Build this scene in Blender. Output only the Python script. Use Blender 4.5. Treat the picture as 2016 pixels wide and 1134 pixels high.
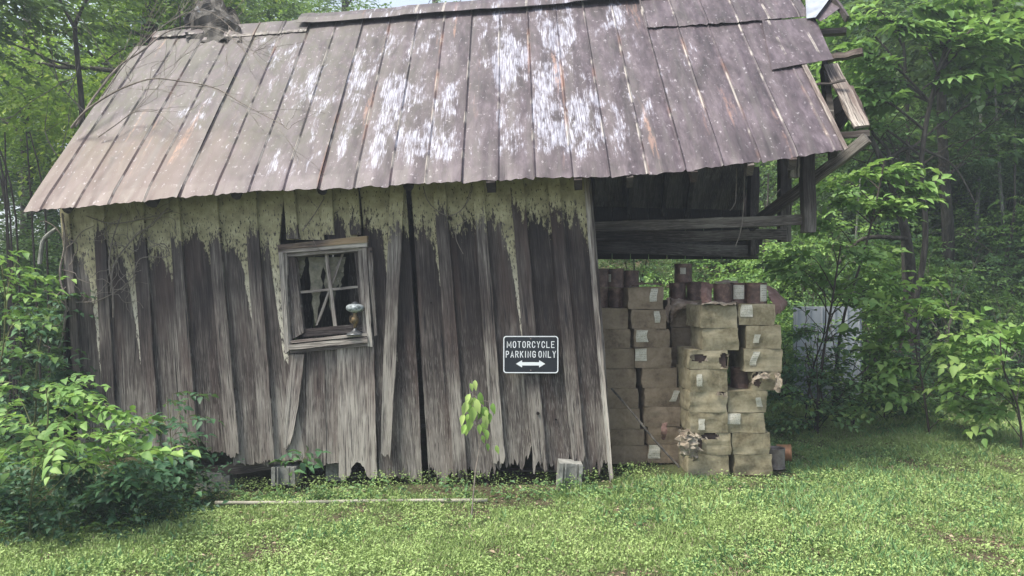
import bpy, math, random
import numpy as np
from mathutils import Vector, noise as mn
random.seed(7); rng=np.random.default_rng(7)
S=bpy.context.scene
for o in list(bpy.data.objects): bpy.data.objects.remove(o)
COL=S.collection
R=math.radians
# ------------------------------------------------------------------ camera, sky, sun, exposure
F=1500.0; CX=1008.0; CY=567.0; EYE=1.6
cd=bpy.data.cameras.new('camera'); cam=bpy.data.objects.new('camera',cd); COL.objects.link(cam)
cd.sensor_width=36; cd.lens=36*F/2016; cd.clip_end=400; cd.clip_start=0.05
cam.location=(0,0,EYE); cam.rotation_euler=(R(90),0,0); S.camera=cam
W=bpy.data.worlds.new('World'); S.world=W; W.use_nodes=True
wn=W.node_tree; bg=wn.nodes['Background']
sky=wn.nodes.new('ShaderNodeTexSky'); sky.sky_type='NISHITA'; sky.sun_disc=False
SUN_EL,SUN_AZ=R(62),R(243)
sky.sun_elevation=SUN_EL; sky.sun_rotation=SUN_AZ; sky.air_density=1.0; sky.dust_density=3.0; sky.ozone_density=1.0
hs=wn.nodes.new('ShaderNodeHueSaturation'); hs.inputs['Saturation'].default_value=.6; wn.links.new(sky.outputs[0],hs.inputs['Color']); wn.links.new(hs.outputs[0],bg.inputs[0]); bg.inputs[1].default_value=0.13
sl=bpy.data.lights.new('sun','SUN'); sl.energy=3.2; sl.angle=R(18); sl.color=(1,.93,.80)
so=bpy.data.objects.new('sun',sl); COL.objects.link(so)
sd=Vector((math.sin(SUN_AZ)*math.cos(SUN_EL),math.cos(SUN_AZ)*math.cos(SUN_EL),math.sin(SUN_EL)))
so.rotation_euler=sd.to_track_quat('Z','Y').to_euler(); so.location=(0,-3,12)
S.view_settings.view_transform='Standard'; S.view_settings.look='None'; S.view_settings.exposure=1.32; S.view_settings.gamma=1
S.cycles.max_bounces=6; S.cycles.transparent_max_bounces=6; S.cycles.transmission_bounces=3
# ------------------------------------------------------------------ node helpers
class NT:
    def __init__(s,name,rough=0.8,spec=0.3):
        s.m=bpy.data.materials.new(name); s.m.use_nodes=True; s.t=s.m.node_tree
        s.b=s.t.nodes['Principled BSDF']; s.b.inputs['Roughness'].default_value=rough
        s.b.inputs['Specular IOR Level'].default_value=spec
    def n(s,ty,**k):
        x=s.t.nodes.new(ty)
        for a,b in k.items(): setattr(x,a,b)
        return x
    def put(s,inp,v):
        if isinstance(v,bpy.types.NodeSocket): s.t.links.new(v,inp)
        elif isinstance(v,(tuple,list)) and len(v)==3 and inp.type=='RGBA': inp.default_value=(*v,1)
        else: inp.default_value=v
    def m_(s,op,a,b=0.0,c=0.0,clamp=False):
        x=s.n('ShaderNodeMath',operation=op,use_clamp=clamp); s.put(x.inputs[0],a); s.put(x.inputs[1],b); s.put(x.inputs[2],c); return x.outputs[0]
    def uv(s,name='UVMap'): return s.n('ShaderNodeUVMap',uv_map=name).outputs[0]
    def gen(s,k='Object'): return s.n('ShaderNodeTexCoord').outputs[k]
    def sep(s,v): x=s.n('ShaderNodeSeparateXYZ'); s.put(x.inputs[0],v); return x.outputs
    def mapv(s,v,sc=(1,1,1),loc=(0,0,0),rot=(0,0,0)):
        x=s.n('ShaderNodeMapping'); s.put(x.inputs[0],v); s.put(x.inputs['Location'],loc); x.inputs['Scale'].default_value=sc; x.inputs['Rotation'].default_value=rot; return x.outputs[0]
    def add(s,a,b): x=s.n('ShaderNodeVectorMath',operation='ADD'); s.put(x.inputs[0],a); s.put(x.inputs[1],b); return x.outputs[0]
    def noise(s,v,sc=5,det=4,rough=.55,dist=0):
        x=s.n('ShaderNodeTexNoise'); s.put(x.inputs['Vector'],v); x.inputs['Scale'].default_value=sc; x.inputs['Detail'].default_value=det; x.inputs['Roughness'].default_value=rough; x.inputs['Distortion'].default_value=dist; return x.outputs[0]
    def vor(s,v,sc=5,feat='F1'):
        x=s.n('ShaderNodeTexVoronoi',feature=feat); s.put(x.inputs['Vector'],v); x.inputs['Scale'].default_value=sc; return x.outputs
    def step(s,v,a,b):
        x=s.n('ShaderNodeMapRange',interpolation_type='SMOOTHSTEP'); s.put(x.inputs[0],v); s.put(x.inputs[1],a); s.put(x.inputs[2],b); return x.outputs[0]
    def ramp(s,f,stops):
        x=s.n('ShaderNodeValToRGB'); s.put(x.inputs[0],f); e=x.color_ramp.elements
        while len(e)<len(stops): e.new(.5)
        for q,(p,c) in zip(e,stops): q.position=p; q.color=(*c,1)
        return x.outputs[0]
    def mix(s,f,a,b,mode='MIX'):
        x=s.n('ShaderNodeMix',data_type='RGBA',blend_type=mode); s.put(x.inputs[0],f); s.put(x.inputs[6],a); s.put(x.inputs[7],b); return x.outputs[2]
    def rnd(s): return s.n('ShaderNodeObjectInfo').outputs['Random']
    def attr(s,n): return s.n('ShaderNodeAttribute',attribute_name=n).outputs['Fac']
    def seedvec(s,k=31.0):
        x=s.n('ShaderNodeCombineXYZ'); r=s.rnd(); s.put(x.inputs[0],s.m_('MULTIPLY',r,k)); s.put(x.inputs[1],s.m_('MULTIPLY',r,k*1.7)); return x.outputs[0]
    def col(s,v): s.put(s.b.inputs['Base Color'],v)
    def bump(s,h,st=.5,d=.01):
        x=s.n('ShaderNodeBump'); x.inputs['Strength'].default_value=st; x.inputs['Distance'].default_value=d; s.put(x.inputs['Height'],h); s.put(s.b.inputs['Normal'],x.outputs[0])
def wood(name,paint=0,dark=1.0,warm=0.0,batten=False,light=0.0,stain=None):
    if batten: light+=.07
    t=NT(name,.85,.2); u=t.add(t.uv(),t.seedvec()); raw=t.sep(t.uv()); q=t.sep(t.uv('Q'))
    g1=t.noise(t.mapv(u,(38,1.6,1)),1,5,.6,.6); g2=t.noise(t.mapv(u,(150,4.5,1)),1,3,.6,.3); bl=t.noise(t.mapv(u,(3.2,1.3,1)),1,4,.6)
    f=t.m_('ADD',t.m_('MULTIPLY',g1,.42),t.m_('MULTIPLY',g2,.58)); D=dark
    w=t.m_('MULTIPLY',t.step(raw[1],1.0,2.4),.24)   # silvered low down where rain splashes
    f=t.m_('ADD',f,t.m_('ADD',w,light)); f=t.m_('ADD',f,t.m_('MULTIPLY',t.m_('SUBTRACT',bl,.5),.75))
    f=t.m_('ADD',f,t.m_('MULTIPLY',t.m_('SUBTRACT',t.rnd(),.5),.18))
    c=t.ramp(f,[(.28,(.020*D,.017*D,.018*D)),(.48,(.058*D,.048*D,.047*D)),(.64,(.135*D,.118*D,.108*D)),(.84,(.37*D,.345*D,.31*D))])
    br=t.noise(t.mapv(u,(6,.7,1),(9,4,0)),1,3); c=t.mix(t.m_('MULTIPLY',t.step(br,.48,.7),.55+warm),c,(.105*D,.070*D,.062*D))
    # rusty nail drips and cracks
    cr=t.noise(t.mapv(u,(55,.9,1),(3,8,0)),1,2,.5); c=t.mix(t.step(cr,.66,.72),c,(.012,.012,.014))
    nb=t.m_('MULTIPLY',t.step(t.m_('ABSOLUTE',t.m_('SUBTRACT',raw[1],t.m_('ADD',1.12,t.m_('MULTIPLY',t.rnd(),.06)))),.13,.03),t.step(t.noise(t.mapv(u,(34,1.2,1),(8,1,0)),1,1),.60,.68)); c=t.mix(t.m_('MULTIPLY',nb,.85),c,(.012,.012,.016))
    fu=t.m_('MULTIPLY',t.step(g2,.44,.36),t.step(raw[1],.6,1.7)); c=t.mix(t.m_('MULTIPLY',fu,.75),c,(.018,.016,.016)); hl=t.noise(t.mapv(u,(210,9,1),(2,2,0)),1,2,.6); c=t.mix(t.m_('MULTIPLY',t.m_('MULTIPLY',t.step(hl,.56,.66),t.step(raw[1],.9,2.0)),.45),c,(.42,.40,.37))
    if paint:
        e1=t.noise(t.mapv(u,(34,7,1)),1,6,.72); e2=t.noise(t.mapv(u,(7,1.2,1),(5,2,0)),1,2)
        lim=t.m_('ADD',t.m_('ADD',.27 if not batten else .20,t.m_('MULTIPLY',t.rnd(),.2)),t.m_('MULTIPLY',t.m_('SUBTRACT',e2,.5),.55))
        if not batten:
            edge=t.step(q[0],.50,.93); edge=t.m_('POWER',edge,1.5)
            lim=t.m_('ADD',lim,t.m_('MULTIPLY',edge,t.m_('ADD',.10,t.m_('MULTIPLY',t.m_('FRACT',t.m_('MULTIPLY',t.rnd(),7.3)),1.25))))
        lim=t.m_('ADD',lim,t.m_('MULTIPLY',t.m_('SUBTRACT',e1,.5),.55)); e3=t.noise(t.mapv(u,(48,15,1),(4,4,0)),1,5,.7); lim=t.m_('ADD',lim,t.m_('MULTIPLY',t.m_('SUBTRACT',e3,.5),.55 if batten else t.m_('SUBTRACT',.6,t.m_('MULTIPLY',t.step(raw[1],.5,.9),.45))))
        pm=t.step(t.m_('SUBTRACT',lim,raw[1]),-.045,.05)
        ch=t.vor(t.mapv(u,(30,12,1)),1)[0]; chip=t.step(t.m_('ADD',t.noise(t.mapv(u,(70,26,1)),1,4,.6),t.m_('MULTIPLY',raw[1],.14)),.66,.61)
        pm=t.m_('MULTIPLY',pm,t.m_('MAXIMUM',chip,t.m_('MULTIPLY',t.step(raw[1],.42,.75),t.step(e3,.40,.56))))
        pc=t.ramp(t.noise(t.mapv(u,(9,9,1)),1,5),[(.3,(.23,.215,.13)),(.55,(.38,.355,.22)),(.75,(.52,.49,.33))])
        pale=t.step(raw[1],.45,1.1); pc=t.mix(t.m_('MULTIPLY',pale,.8),pc,(.60,.575,.50))
        c=t.mix(pm,c,pc); f=t.m_('ADD',f,t.m_('MULTIPLY',pm,.35))
    if stain: c=t.mix(t.m_('MULTIPLY',t.step(bl,.35,.7),.8),c,stain)
    t.col(c); t.bump(f,.75,.012); return t.m
M={}
M['board']=wood('painted_weathered_board',1,.68); M['batten']=wood('painted_weathered_batten',1,.78,batten=True)
M['grey']=wood('silver_weathered_wood',0,.95,light=.08); M['wood']=wood('weathered_wood',0,.85); M['dark']=wood('dark_shaded_wood',0,.5)  # last one is a dark copy, bay and eave shade in its colour
M['pale']=wood('pale_weathered_wood',0,1.15,light=.16); M['tanwood']=wood('tan_header_wood',0,1.5,stain=(.33,.23,.12))
M['black']=wood('shade_and_knot_wood',0,.2)  # darkest copy, interior shade put into the colour; also used for knots
def roofmat():
    t=NT('peeling_painted_tin',.42,.38); uv=t.uv(); s=t.sep(uv); u,v=s[0],s[1]; r=t.rnd()
    ofs=t.seedvec(3)
    fine=t.noise(t.mapv(uv,(30,7,1)),1,7,.72,.4); brush=t.noise(t.mapv(uv,(120,5,1)),1,3,.6,.2); big=t.noise(t.add(t.mapv(uv,(1.9,.75,1)),ofs),1,3,.5)
    med=t.noise(t.mapv(uv,(5.5,2.0,1),(3,7,0)),1,5,.65,.5)
    base=t.ramp(t.m_('ADD',t.m_('MULTIPLY',med,.6),t.m_('MULTIPLY',fine,.4)),[(.38,(.028,.022,.026)),(.5,(.060,.046,.056)),(.62,(.112,.090,.108))])
    # olive grime on the left, under the trees
    gr=t.m_('MULTIPLY',t.step(u,3.9,1.2),t.step(v,.1,.9)); mo=t.noise(t.mapv(uv,(9,3.2,1),(7,3,0)),1,6,.7,.8); base=t.mix(t.m_('MULTIPLY',gr,t.m_('MULTIPLY',t.step(mo,.40,.62),.9)),base,(.050,.050,.036)); base=t.mix(t.m_('MULTIPLY',t.m_('MULTIPLY',gr,t.step(mo,.44,.34)),.6),base,(.095,.082,.070))
    base=t.mix(t.m_('MULTIPLY',t.m_('MULTIPLY',t.step(u,1.9,.9),t.step(v,1.3,.7)),.5),base,(.115,.075,.058))
    base=t.mix(t.m_('MULTIPLY',gr,t.step(t.noise(t.mapv(uv,(2.2,2.2,1),(2,8,0)),1,4),.6,.66)),base,(.045,.042,.035))
    st_=t.noise(t.mapv(uv,(13,.45,1),(2,6,0)),1,4,.6); base=t.mix(t.m_('MULTIPLY',t.step(st_,.5,.68),.55),base,(.075,.068,.068))
    fl=t.noise(t.mapv(uv,(26,15,1),(5,6,0)),1,4,.7); base=t.mix(t.m_('MULTIPLY',t.step(fl,.60,.68),.55),base,(.36,.34,.37))
    # distance to standing seams
    fr=t.m_('FRACT',t.m_('DIVIDE',t.m_('ADD',u,.1425),.285)); ds=t.m_('ABSOLUTE',t.m_('SUBTRACT',fr,.5))
    # bare metal / primer where brown paint flaked
    zone=t.m_('MULTIPLY',t.step(u,-.6,2.5),t.step(u,7.8,4.2)); zv=t.m_('MULTIPLY',t.step(v,-.1,.5),t.step(v,3.9,2.0)); cm=t.noise(t.mapv(uv,(4.2,.28,1),(3,9,0)),1,2,.5)
    th=t.m_('SUBTRACT',.688,t.m_('MULTIPLY',t.m_('MULTIPLY',zone,t.m_('ADD',.35,t.m_('MULTIPLY',zv,.65))),.165)); th=t.m_('SUBTRACT',th,t.m_('MULTIPLY',t.m_('SUBTRACT',cm,.5),.24))
    k=t.m_('ADD',t.m_('MULTIPLY',big,.30),t.m_('ADD',t.m_('MULTIPLY',med,.38),t.m_('ADD',t.m_('MULTIPLY',fine,.22),t.m_('MULTIPLY',brush,.10))))
    k=t.m_('ADD',k,t.m_('MULTIPLY',t.step(ds,.25,.5),.015))
    peel=t.step(t.m_('SUBTRACT',k,th),-.02,.045)
    bc=t.m_('ADD',t.m_('MULTIPLY',brush,.5),t.m_('MULTIPLY',fine,.5))
    pc=t.ramp(bc,[(.38,(.10,.095,.125)),(.5,(.20,.205,.255)),(.64,(.40,.41,.475))])
    peel=t.m_('MULTIPLY',peel,t.m_('ADD',.35,t.m_('MULTIPLY',t.step(brush,.36,.56),.65)))
    c=t.mix(peel,base,pc)
    ru=t.m_('MULTIPLY',t.step(ds,.09,.0),t.step(t.noise(t.mapv(uv,(3.4,.9,1),(1,3,0)),1,4),.55,.72))
    c=t.mix(t.m_('MULTIPLY',ru,.85),c,(.27,.135,.085))
    rs=t.m_('MULTIPLY',t.step(t.noise(t.mapv(uv,(7,.5,1),(6,1,0)),1,4),.62,.74),t.step(fine,.42,.55)); c=t.mix(t.m_('MULTIPLY',rs,.6),c,(.33,.19,.13))
    ck=t.m_('MULTIPLY',t.step(ds,.055,.02),t.step(t.noise(t.mapv(uv,(2,2.6,1),(8,5,0)),1,4),.50,.60)); c=t.mix(t.m_('MULTIPLY',ck,.5),c,(.55,.52,.47))
    c=t.mix(t.m_('MULTIPLY',t.step(ds,.016,.006),.55),c,(.05,.04,.04))
    sp=t.vor(t.mapv(uv,(22,22,1)),1)[0]; c=t.mix(t.m_('MULTIPLY',t.step(sp,.09,.05),t.step(med,.5,.56)),c,(.05,.035,.03))
    t.col(c); t.put(t.b.inputs['Metallic'],t.m_('MULTIPLY',peel,.12)); t.put(t.b.inputs['Roughness'],t.m_('ADD',.36,t.m_('MULTIPLY',fine,.35)))
    dent=t.noise(t.mapv(uv,(5,2.4,1)),1,2); t.bump(t.m_('ADD',t.m_('MULTIPLY',dent,1.0),t.m_('MULTIPLY',peel,-.05)),.5,.02); return t.m
M['roof']=roofmat()
def simple(name,stops,sc=6,rough=.8,stretch=(1,1,1),bump=.3,metal=0,spec=.3,bd=.01,coord='Object'):
    t=NT(name,rough,spec); v=t.mapv(t.gen(coord),stretch,(0,0,0)); n=t.noise(t.add(v,t.seedvec(5)),sc,6,.62,.3)
    t.col(t.ramp(n,stops)); t.b.inputs['Metallic'].default_value=metal
    if bump: t.bump(n,bump,bd)
    return t.m
def card(name,a,b,stain,green=0):
    t=NT(name,.9,.1); v=t.add(t.gen(),t.seedvec(9)); n=t.noise(t.mapv(v,(1,1,1)),5,6,.6,.5); w=t.noise(t.mapv(v,(5,5,24)),1,4,.6); f2=t.noise(v,45,4,.6)
    k=t.m_('ADD',t.m_('MULTIPLY',n,.7),t.m_('MULTIPLY',f2,.3)); c=t.ramp(k,[(.33,stain),(.48,a),(.66,b)])
    s=t.noise(t.mapv(v,(9,9,5),(4,4,4)),1,5,.65); c=t.mix(t.m_('MULTIPLY',t.step(s,.56,.70),.55),c,stain)
    r=t.noise(t.mapv(v,(14,14,3),(7,1,4)),1,4); c=t.mix(t.m_('MULTIPLY',t.step(r,.60,.72),.35),c,(b[0]*1.25,b[1]*1.22,b[2]*1.2))
    t.col(c); t.bump(t.m_('ADD',t.m_('MULTIPLY',n,.7),t.m_('MULTIPLY',w,.5)),.8,.012); return t.m
M['card']=card('weathered_cardboard',(.20,.178,.118),(.30,.272,.195),(.092,.078,.05))
M['cardb']=card('brown_shaded_cardboard',(.175,.14,.10),(.24,.195,.145),(.085,.063,.048))  # browner card for the rear stacks, their shade mixed into the colour
M['cardtorn']=simple('torn_card_edge',[(.3,(.11,.085,.065)),(.5,(.21,.18,.14)),(.7,(.34,.31,.26))],14,.9)
M['cavity']=simple('dark_inner_cardboard',[(.3,(.03,.02,.02)),(.7,(.08,.055,.045))],14,.9)
def label_m():
    t=NT('printed_paper_label',.75,.2); q=t.sep(t.uv()); v=t.uv()
    ln=t.m_('FRACT',t.m_('MULTIPLY',q[1],7.0)); on=t.m_('MULTIPLY',t.step(ln,.30,.38),t.step(ln,.68,.60)); wd=t.noise(t.add(t.mapv(v,(16,7,1)),t.seedvec()),1,2)
    on=t.m_('MULTIPLY',on,t.step(wd,.46,.52)); on=t.m_('MULTIPLY',on,t.m_('MULTIPLY',t.step(q[0],.06,.1),t.step(q[0],.94,.88)))
    n=t.noise(t.gen(),30,4); c=t.ramp(n,[(.3,(.33,.32,.25)),(.6,(.47,.46,.40))]); t.col(t.mix(t.m_('MULTIPLY',on,.75),c,(.10,.10,.10))); return t.m
M['label']=label_m(); M['flap']=simple('bare_tin_underside',[(.3,(.17,.19,.23)),(.6,(.26,.29,.34)),(.8,(.20,.14,.12))],7,.5)
M['tin']=simple('rusty_can_tin',[(.32,(.040,.024,.020)),(.5,(.085,.050,.040)),(.68,(.17,.11,.085))],16,.5,bump=.2,metal=.3,spec=.5)
M['tinlid']=simple('dull_tin_lid',[(.3,(.13,.10,.09)),(.6,(.30,.27,.25))],12,.45,metal=.4)
M['copper']=simple('coppery_lid',[(.3,(.30,.13,.06)),(.6,(.55,.30,.17))],12,.4,metal=.4)
M['concrete']=simple('concrete',[(.3,(.10,.105,.10)),(.5,(.18,.185,.175)),(.7,(.28,.28,.265))],14,.95,bump=.6)
M['pipe']=simple('dirty_plastic_pipe',[(.3,(.12,.115,.09)),(.5,(.25,.24,.195)),(.7,(.36,.35,.30))],5,.5)
M['bark']=simple('bark',[(.3,(.022,.020,.018)),(.5,(.055,.050,.045)),(.72,(.12,.115,.10))],7,.95,(3,3,.6),.9,bd=.04)
M['palebark']=simple('pale_bark',[(.3,(.07,.075,.065)),(.5,(.20,.205,.185)),(.7,(.36,.36,.33))],9,.95,(3,3,1),.6,bd=.02)
M['twig']=simple('twig_bark',[(.3,(.10,.085,.07)),(.7,(.24,.21,.185))],20,.9)
M['darktwig']=simple('dark_twig_bark',[(.3,(.025,.02,.018)),(.7,(.07,.06,.05))],20,.9)
M['greenstem']=simple('green_stem',[(.3,(.07,.09,.03)),(.7,(.13,.13,.06))],20,.8)
M['curtain']=simple('ragged_cloth',[(.3,(.08,.08,.06)),(.7,(.22,.21,.16))],14,.95)
M['sheet']=simple('pale_metal_sheet',[(.3,(.27,.30,.35)),(.7,(.40,.44,.49))],3,.7,(1,1,.4))
M['signblk']=simple('sign_black_enamel',[(.3,(.008,.011,.018)),(.7,(.014,.018,.026))],5,.35,bump=0,spec=.5)
M['signwht']=simple('sign_white_letters',[(.3,(.66,.70,.74)),(.7,(.74,.77,.80))],5,.45,bump=0)
M['milkglass']=simple('pale_lamp_font',[(.40,(.13,.15,.15)),(.5,(.33,.37,.38)),(.7,(.50,.54,.55))],42,.6,bump=.2,spec=.3)
M['brass']=simple('tarnished_brass',[(.3,(.05,.04,.03)),(.55,(.18,.13,.07)),(.75,(.42,.27,.12))],30,.45,metal=.6)
M['ironbase']=simple('dark_lamp_base',[(.3,(.04,.045,.05)),(.7,(.18,.19,.20))],30,.4,metal=.5)
def leafm(name,stops,trans=.35,rough=.55,pure=False):
    t=NT(name,rough,.35); a=t.attr('var'); c=t.ramp(a,stops); t.col(c)
    tr=t.n('ShaderNodeBsdfTranslucent'); t.put(tr.inputs[0],t.mix(.35,c,(.26,.42,.07),'MIX') if not pure else c)
    mx=t.n('ShaderNodeMixShader'); mx.inputs[0].default_value=trans; t.t.links.new(t.b.outputs[0],mx.inputs[1]); t.t.links.new(tr.outputs[0],mx.inputs[2])
    t.t.links.new(mx.outputs[0],t.t.nodes['Material Output'].inputs[0]); return t.m
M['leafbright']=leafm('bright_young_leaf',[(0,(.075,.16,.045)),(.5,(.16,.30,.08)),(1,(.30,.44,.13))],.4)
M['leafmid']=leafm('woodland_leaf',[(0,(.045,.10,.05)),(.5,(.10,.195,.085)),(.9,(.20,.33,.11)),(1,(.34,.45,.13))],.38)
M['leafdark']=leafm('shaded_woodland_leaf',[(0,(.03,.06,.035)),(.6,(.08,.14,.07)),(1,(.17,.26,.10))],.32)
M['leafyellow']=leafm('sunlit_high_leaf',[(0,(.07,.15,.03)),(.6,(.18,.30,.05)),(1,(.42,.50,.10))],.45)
M['leafshade']=leafm('shaded_blue_green_leaf',[(0,(.022,.062,.032)),(.6,(.045,.115,.06)),(1,(.10,.21,.09))],.3)  # dark ramp, deep thicket shade put into the leaf colour
M['grass']=leafm('short_grass',[(0,(.12,.18,.07)),(.35,(.25,.355,.125)),(.75,(.345,.465,.175)),(.93,(.41,.52,.22)),(1,(.45,.40,.29))],.3,.6)
M['drygrass']=leafm('dry_straw_grass',[(0,(.16,.13,.085)),(.5,(.30,.26,.17)),(1,(.46,.41,.30))],.15,.8,True); M['coolweed']=leafm('cool_green_weed',[(0,(.06,.14,.06)),(.5,(.15,.29,.12)),(1,(.28,.44,.19))],.3)
M['litter']=leafm('dead_leaves',[(0,(.08,.055,.035)),(.5,(.20,.145,.09)),(1,(.38,.32,.23))],.1,.8,True)
def groundm():
    t=NT('soil_and_moss',.95,.1); v=t.gen(); n=t.noise(v,2.2,6,.65); f=t.noise(v,40,4,.7)
    c=t.ramp(t.m_('ADD',t.m_('MULTIPLY',n,.5),t.m_('MULTIPLY',f,.5)),[(.35,(.030,.028,.018)),(.5,(.075,.065,.042)),(.65,(.13,.115,.075))])
    g=t.noise(v,.9,5,.6); c=t.mix(t.m_('MULTIPLY',t.step(g,.42,.6),.6),c,(.055,.095,.028)); t.col(c); t.bump(t.m_('ADD',n,f),.8,.03); return t.m
M['ground']=groundm()
# ------------------------------------------------------------------ mesh helpers
ORG={}
def tag(o,label=None,cat=None,group=None,kind=None):
    for k,v in (('label',label),('category',cat),('group',group),('kind',kind)):
        if v: o[k]=v
    return o
def thing(name,loc,label,cat,group=None):
    o=bpy.data.objects.new(name,None); o.empty_display_size=.1; COL.objects.link(o); o.location=loc; ORG[o.name]=Vector(loc); return tag(o,label,cat,group)
def link(name,me,mat,parent=None,org=None):
    o=bpy.data.objects.new(name,me); COL.objects.link(o)
    if mat: me.materials.append(mat)
    org=Vector(org); ORG[o.name]=org
    if parent: o.parent=parent; o.location=org-ORG[parent.name]
    else: o.location=org
    return o
def meshobj(name,V,Fc,mat,parent=None,UV=None,Q=None,smooth=False,org=None,attr=None):
    V=np.asarray(V,dtype=float); mean=V.mean(0)
    if org is None: org=(mean[0],mean[1],V[:,2].min())
    me=bpy.data.meshes.new(name); me.from_pydata((V-np.array(org)).tolist(),[],Fc)
    li=np.empty(len(me.loops),dtype=np.int32); me.loops.foreach_get('vertex_index',li)
    for nm,d in (('UVMap',UV),('Q',Q)):
        if d is not None:
            l=me.uv_layers.new(name=nm); l.data.foreach_set('uv',np.asarray(d,dtype=np.float32)[li].ravel())
    if smooth: me.polygons.foreach_set('use_smooth',[True]*len(me.polygons))
    me.update(); return link(name,me,mat,parent,org)
class MB:
    def __init__(s): s.V=[]; s.F=[]; s.U=[]
    def box(s,c,sz,ax=None):   # ax: three unit vectors
        ax=ax or (Vector((1,0,0)),Vector((0,1,0)),Vector((0,0,1))); c=Vector(c); b=len(s.V)
        L=max(range(3),key=lambda i:sz[i]); o=[i for i in range(3) if i!=L]
        for i in (-.5,.5):
            for j in (-.5,.5):
                for k in (-.5,.5):
                    t=(i,j,k); s.V.append(c+ax[0]*sz[0]*i+ax[1]*sz[1]*j+ax[2]*sz[2]*k); s.U.append((t[o[0]]*sz[o[0]]+t[o[1]]*sz[o[1]],t[L]*sz[L]+1.0))
        for f in ((0,1,3,2),(4,6,7,5),(0,4,5,1),(2,3,7,6),(0,2,6,4),(1,5,7,3)): s.F.append([b+x for x in f])
    def beam(s,p,q,w,h,up=(0,0,1),seg=6,wob=.004):
        p=Vector(p); q=Vector(q); d=(q-p).normalized(); sd=d.cross(Vector(up)).normalized(); up=sd.cross(d); L=(q-p).length; b=len(s.V); ph=random.random()*9
        for i in range(seg+1):
            t=i/seg; c=p.lerp(q,t)+sd*mn.noise((t*3,ph,0))*wob*2+up*mn.noise((t*3,ph,5))*wob*2
            for k,(a,e) in enumerate(((-.5,-.5),(.5,-.5),(.5,.5),(-.5,.5))):
                s.V.append(c+sd*w*a*(1+mn.noise((t*5,ph,k))*.12)+up*h*e*(1+mn.noise((t*5,ph,k+7))*.12)); s.U.append((k*.05+a*w+e*h,t*L+1))
        for i in range(seg):
            for k in range(4): s.F.append([b+i*4+k,b+i*4+(k+1)%4,b+i*4+4+(k+1)%4,b+i*4+4+k])
        s.F.append([b+3,b+2,b+1,b]); s.F.append([b+seg*4+x for x in range(4)])
    def tube(s,pts,rad,n=6):
        pts=[Vector(p) for p in pts]; b=len(s.V); m=len(pts); L=0; ref=Vector((.31,.52,.8))
        for i,p in enumerate(pts):
            d=(pts[min(i+1,m-1)]-pts[max(i-1,0)]).normalized(); a=d.cross(ref).normalized(); c=d.cross(a)
            r=rad[i] if hasattr(rad,'__len__') else rad
            if i: L+=(p-pts[i-1]).length
            for k in range(n):
                t=2*math.pi*k/n; s.V.append(p+a*math.cos(t)*r+c*math.sin(t)*r); s.U.append((k/n*.1,L))
        for i in range(m-1):
            for k in range(n): s.F.append([b+i*n+k,b+i*n+(k+1)%n,b+i*n+n+(k+1)%n,b+i*n+n+k])
        s.F.append([b+x for x in range(n)][::-1]); s.F.append([b+(m-1)*n+x for x in range(n)])
    def lathe(s,c,prof,n=28,ax=(0,0,1),cap=True):
        c=Vector(c); z=Vector(ax).normalized(); a=z.orthogonal().normalized(); e=z.cross(a); b=len(s.V)
        for r,h in prof:
            for k in range(n):
                t=2*math.pi*k/n; s.V.append(c+z*h+a*math.cos(t)*r+e*math.sin(t)*r); s.U.append((k/n,h))
        for i in range(len(prof)-1):
            for k in range(n): s.F.append([b+i*n+k,b+i*n+(k+1)%n,b+i*n+n+(k+1)%n,b+i*n+n+k])
        if cap: s.F.append([b+x for x in range(n)][::-1]); s.F.append([b+(len(prof)-1)*n+x for x in range(n)])
    def build(s,name,mat,parent=None,smooth=False,org=None): return meshobj(name,[tuple(v) for v in s.V],s.F,mat,parent,s.U,s.U,smooth,org)
def at(px,py,d): return Vector(((px-CX)/F*d,d,EYE-(py-CY)/F*d))
def spline(P,k=5):
    P=[Vector(p) for p in P]; o=[]
    for i in range(len(P)-1):
        a,b,c,d=P[max(i-1,0)],P[i],P[i+1],P[min(i+2,len(P)-1)]
        for j in range(k):
            t=j/k; o.append(.5*((2*b)+(c-a)*t+(2*a-5*b+4*c-d)*t*t+(3*b-a-3*c+d)*t**3))
    return o+[P[-1]]
def sm(a,b,x):
    t=np.clip((x-a)/(b-a),0,1); return t*t*(3-2*t)
# shed frames: eave line origin, along-eave u, up-slope v, normal
YAW,ROLL,PIT=-.0725,.0505,.8004
RU=Vector((math.cos(ROLL)*math.cos(YAW),math.cos(ROLL)*math.sin(YAW),math.sin(ROLL)))
HV=Vector((-math.sin(YAW),math.cos(YAW),0)); RV=math.cos(PIT)*HV+math.sin(PIT)*Vector((0,0,1)); RV=(RV-RV.dot(RU)*RU).normalized(); RV=(RV-.0215*RU)
RN=RU.cross(RV).normalized(); RO=Vector((-3.799,6.1466,EYE+.6527)); PW=.285; RL=2.94
def rp(k,s,off=0): return RO+RU*(k*PW)+RV*s+RN*off
def isect(px,py,o,n):
    d=Vector(((px-CX)/F,1,-(py-CY)/F)); c=Vector((0,0,EYE)); return c+d*((Vector(o)-c).dot(n)/d.dot(n))
def rpx(px,py,off=0): return isect(px,py,RO+RN*off,RN)
WN=-HV; WO=RO+HV*.36
def wpx(px,py,off=0): return isect(px,py,WO+WN*off,WN)
def eave_py(x): return float(np.interp(x,[45,210,350,490,690,910,1050,1190,1340,1530,1668],[415,402,388,378,368,357,350,348,336,314,292]))
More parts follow.
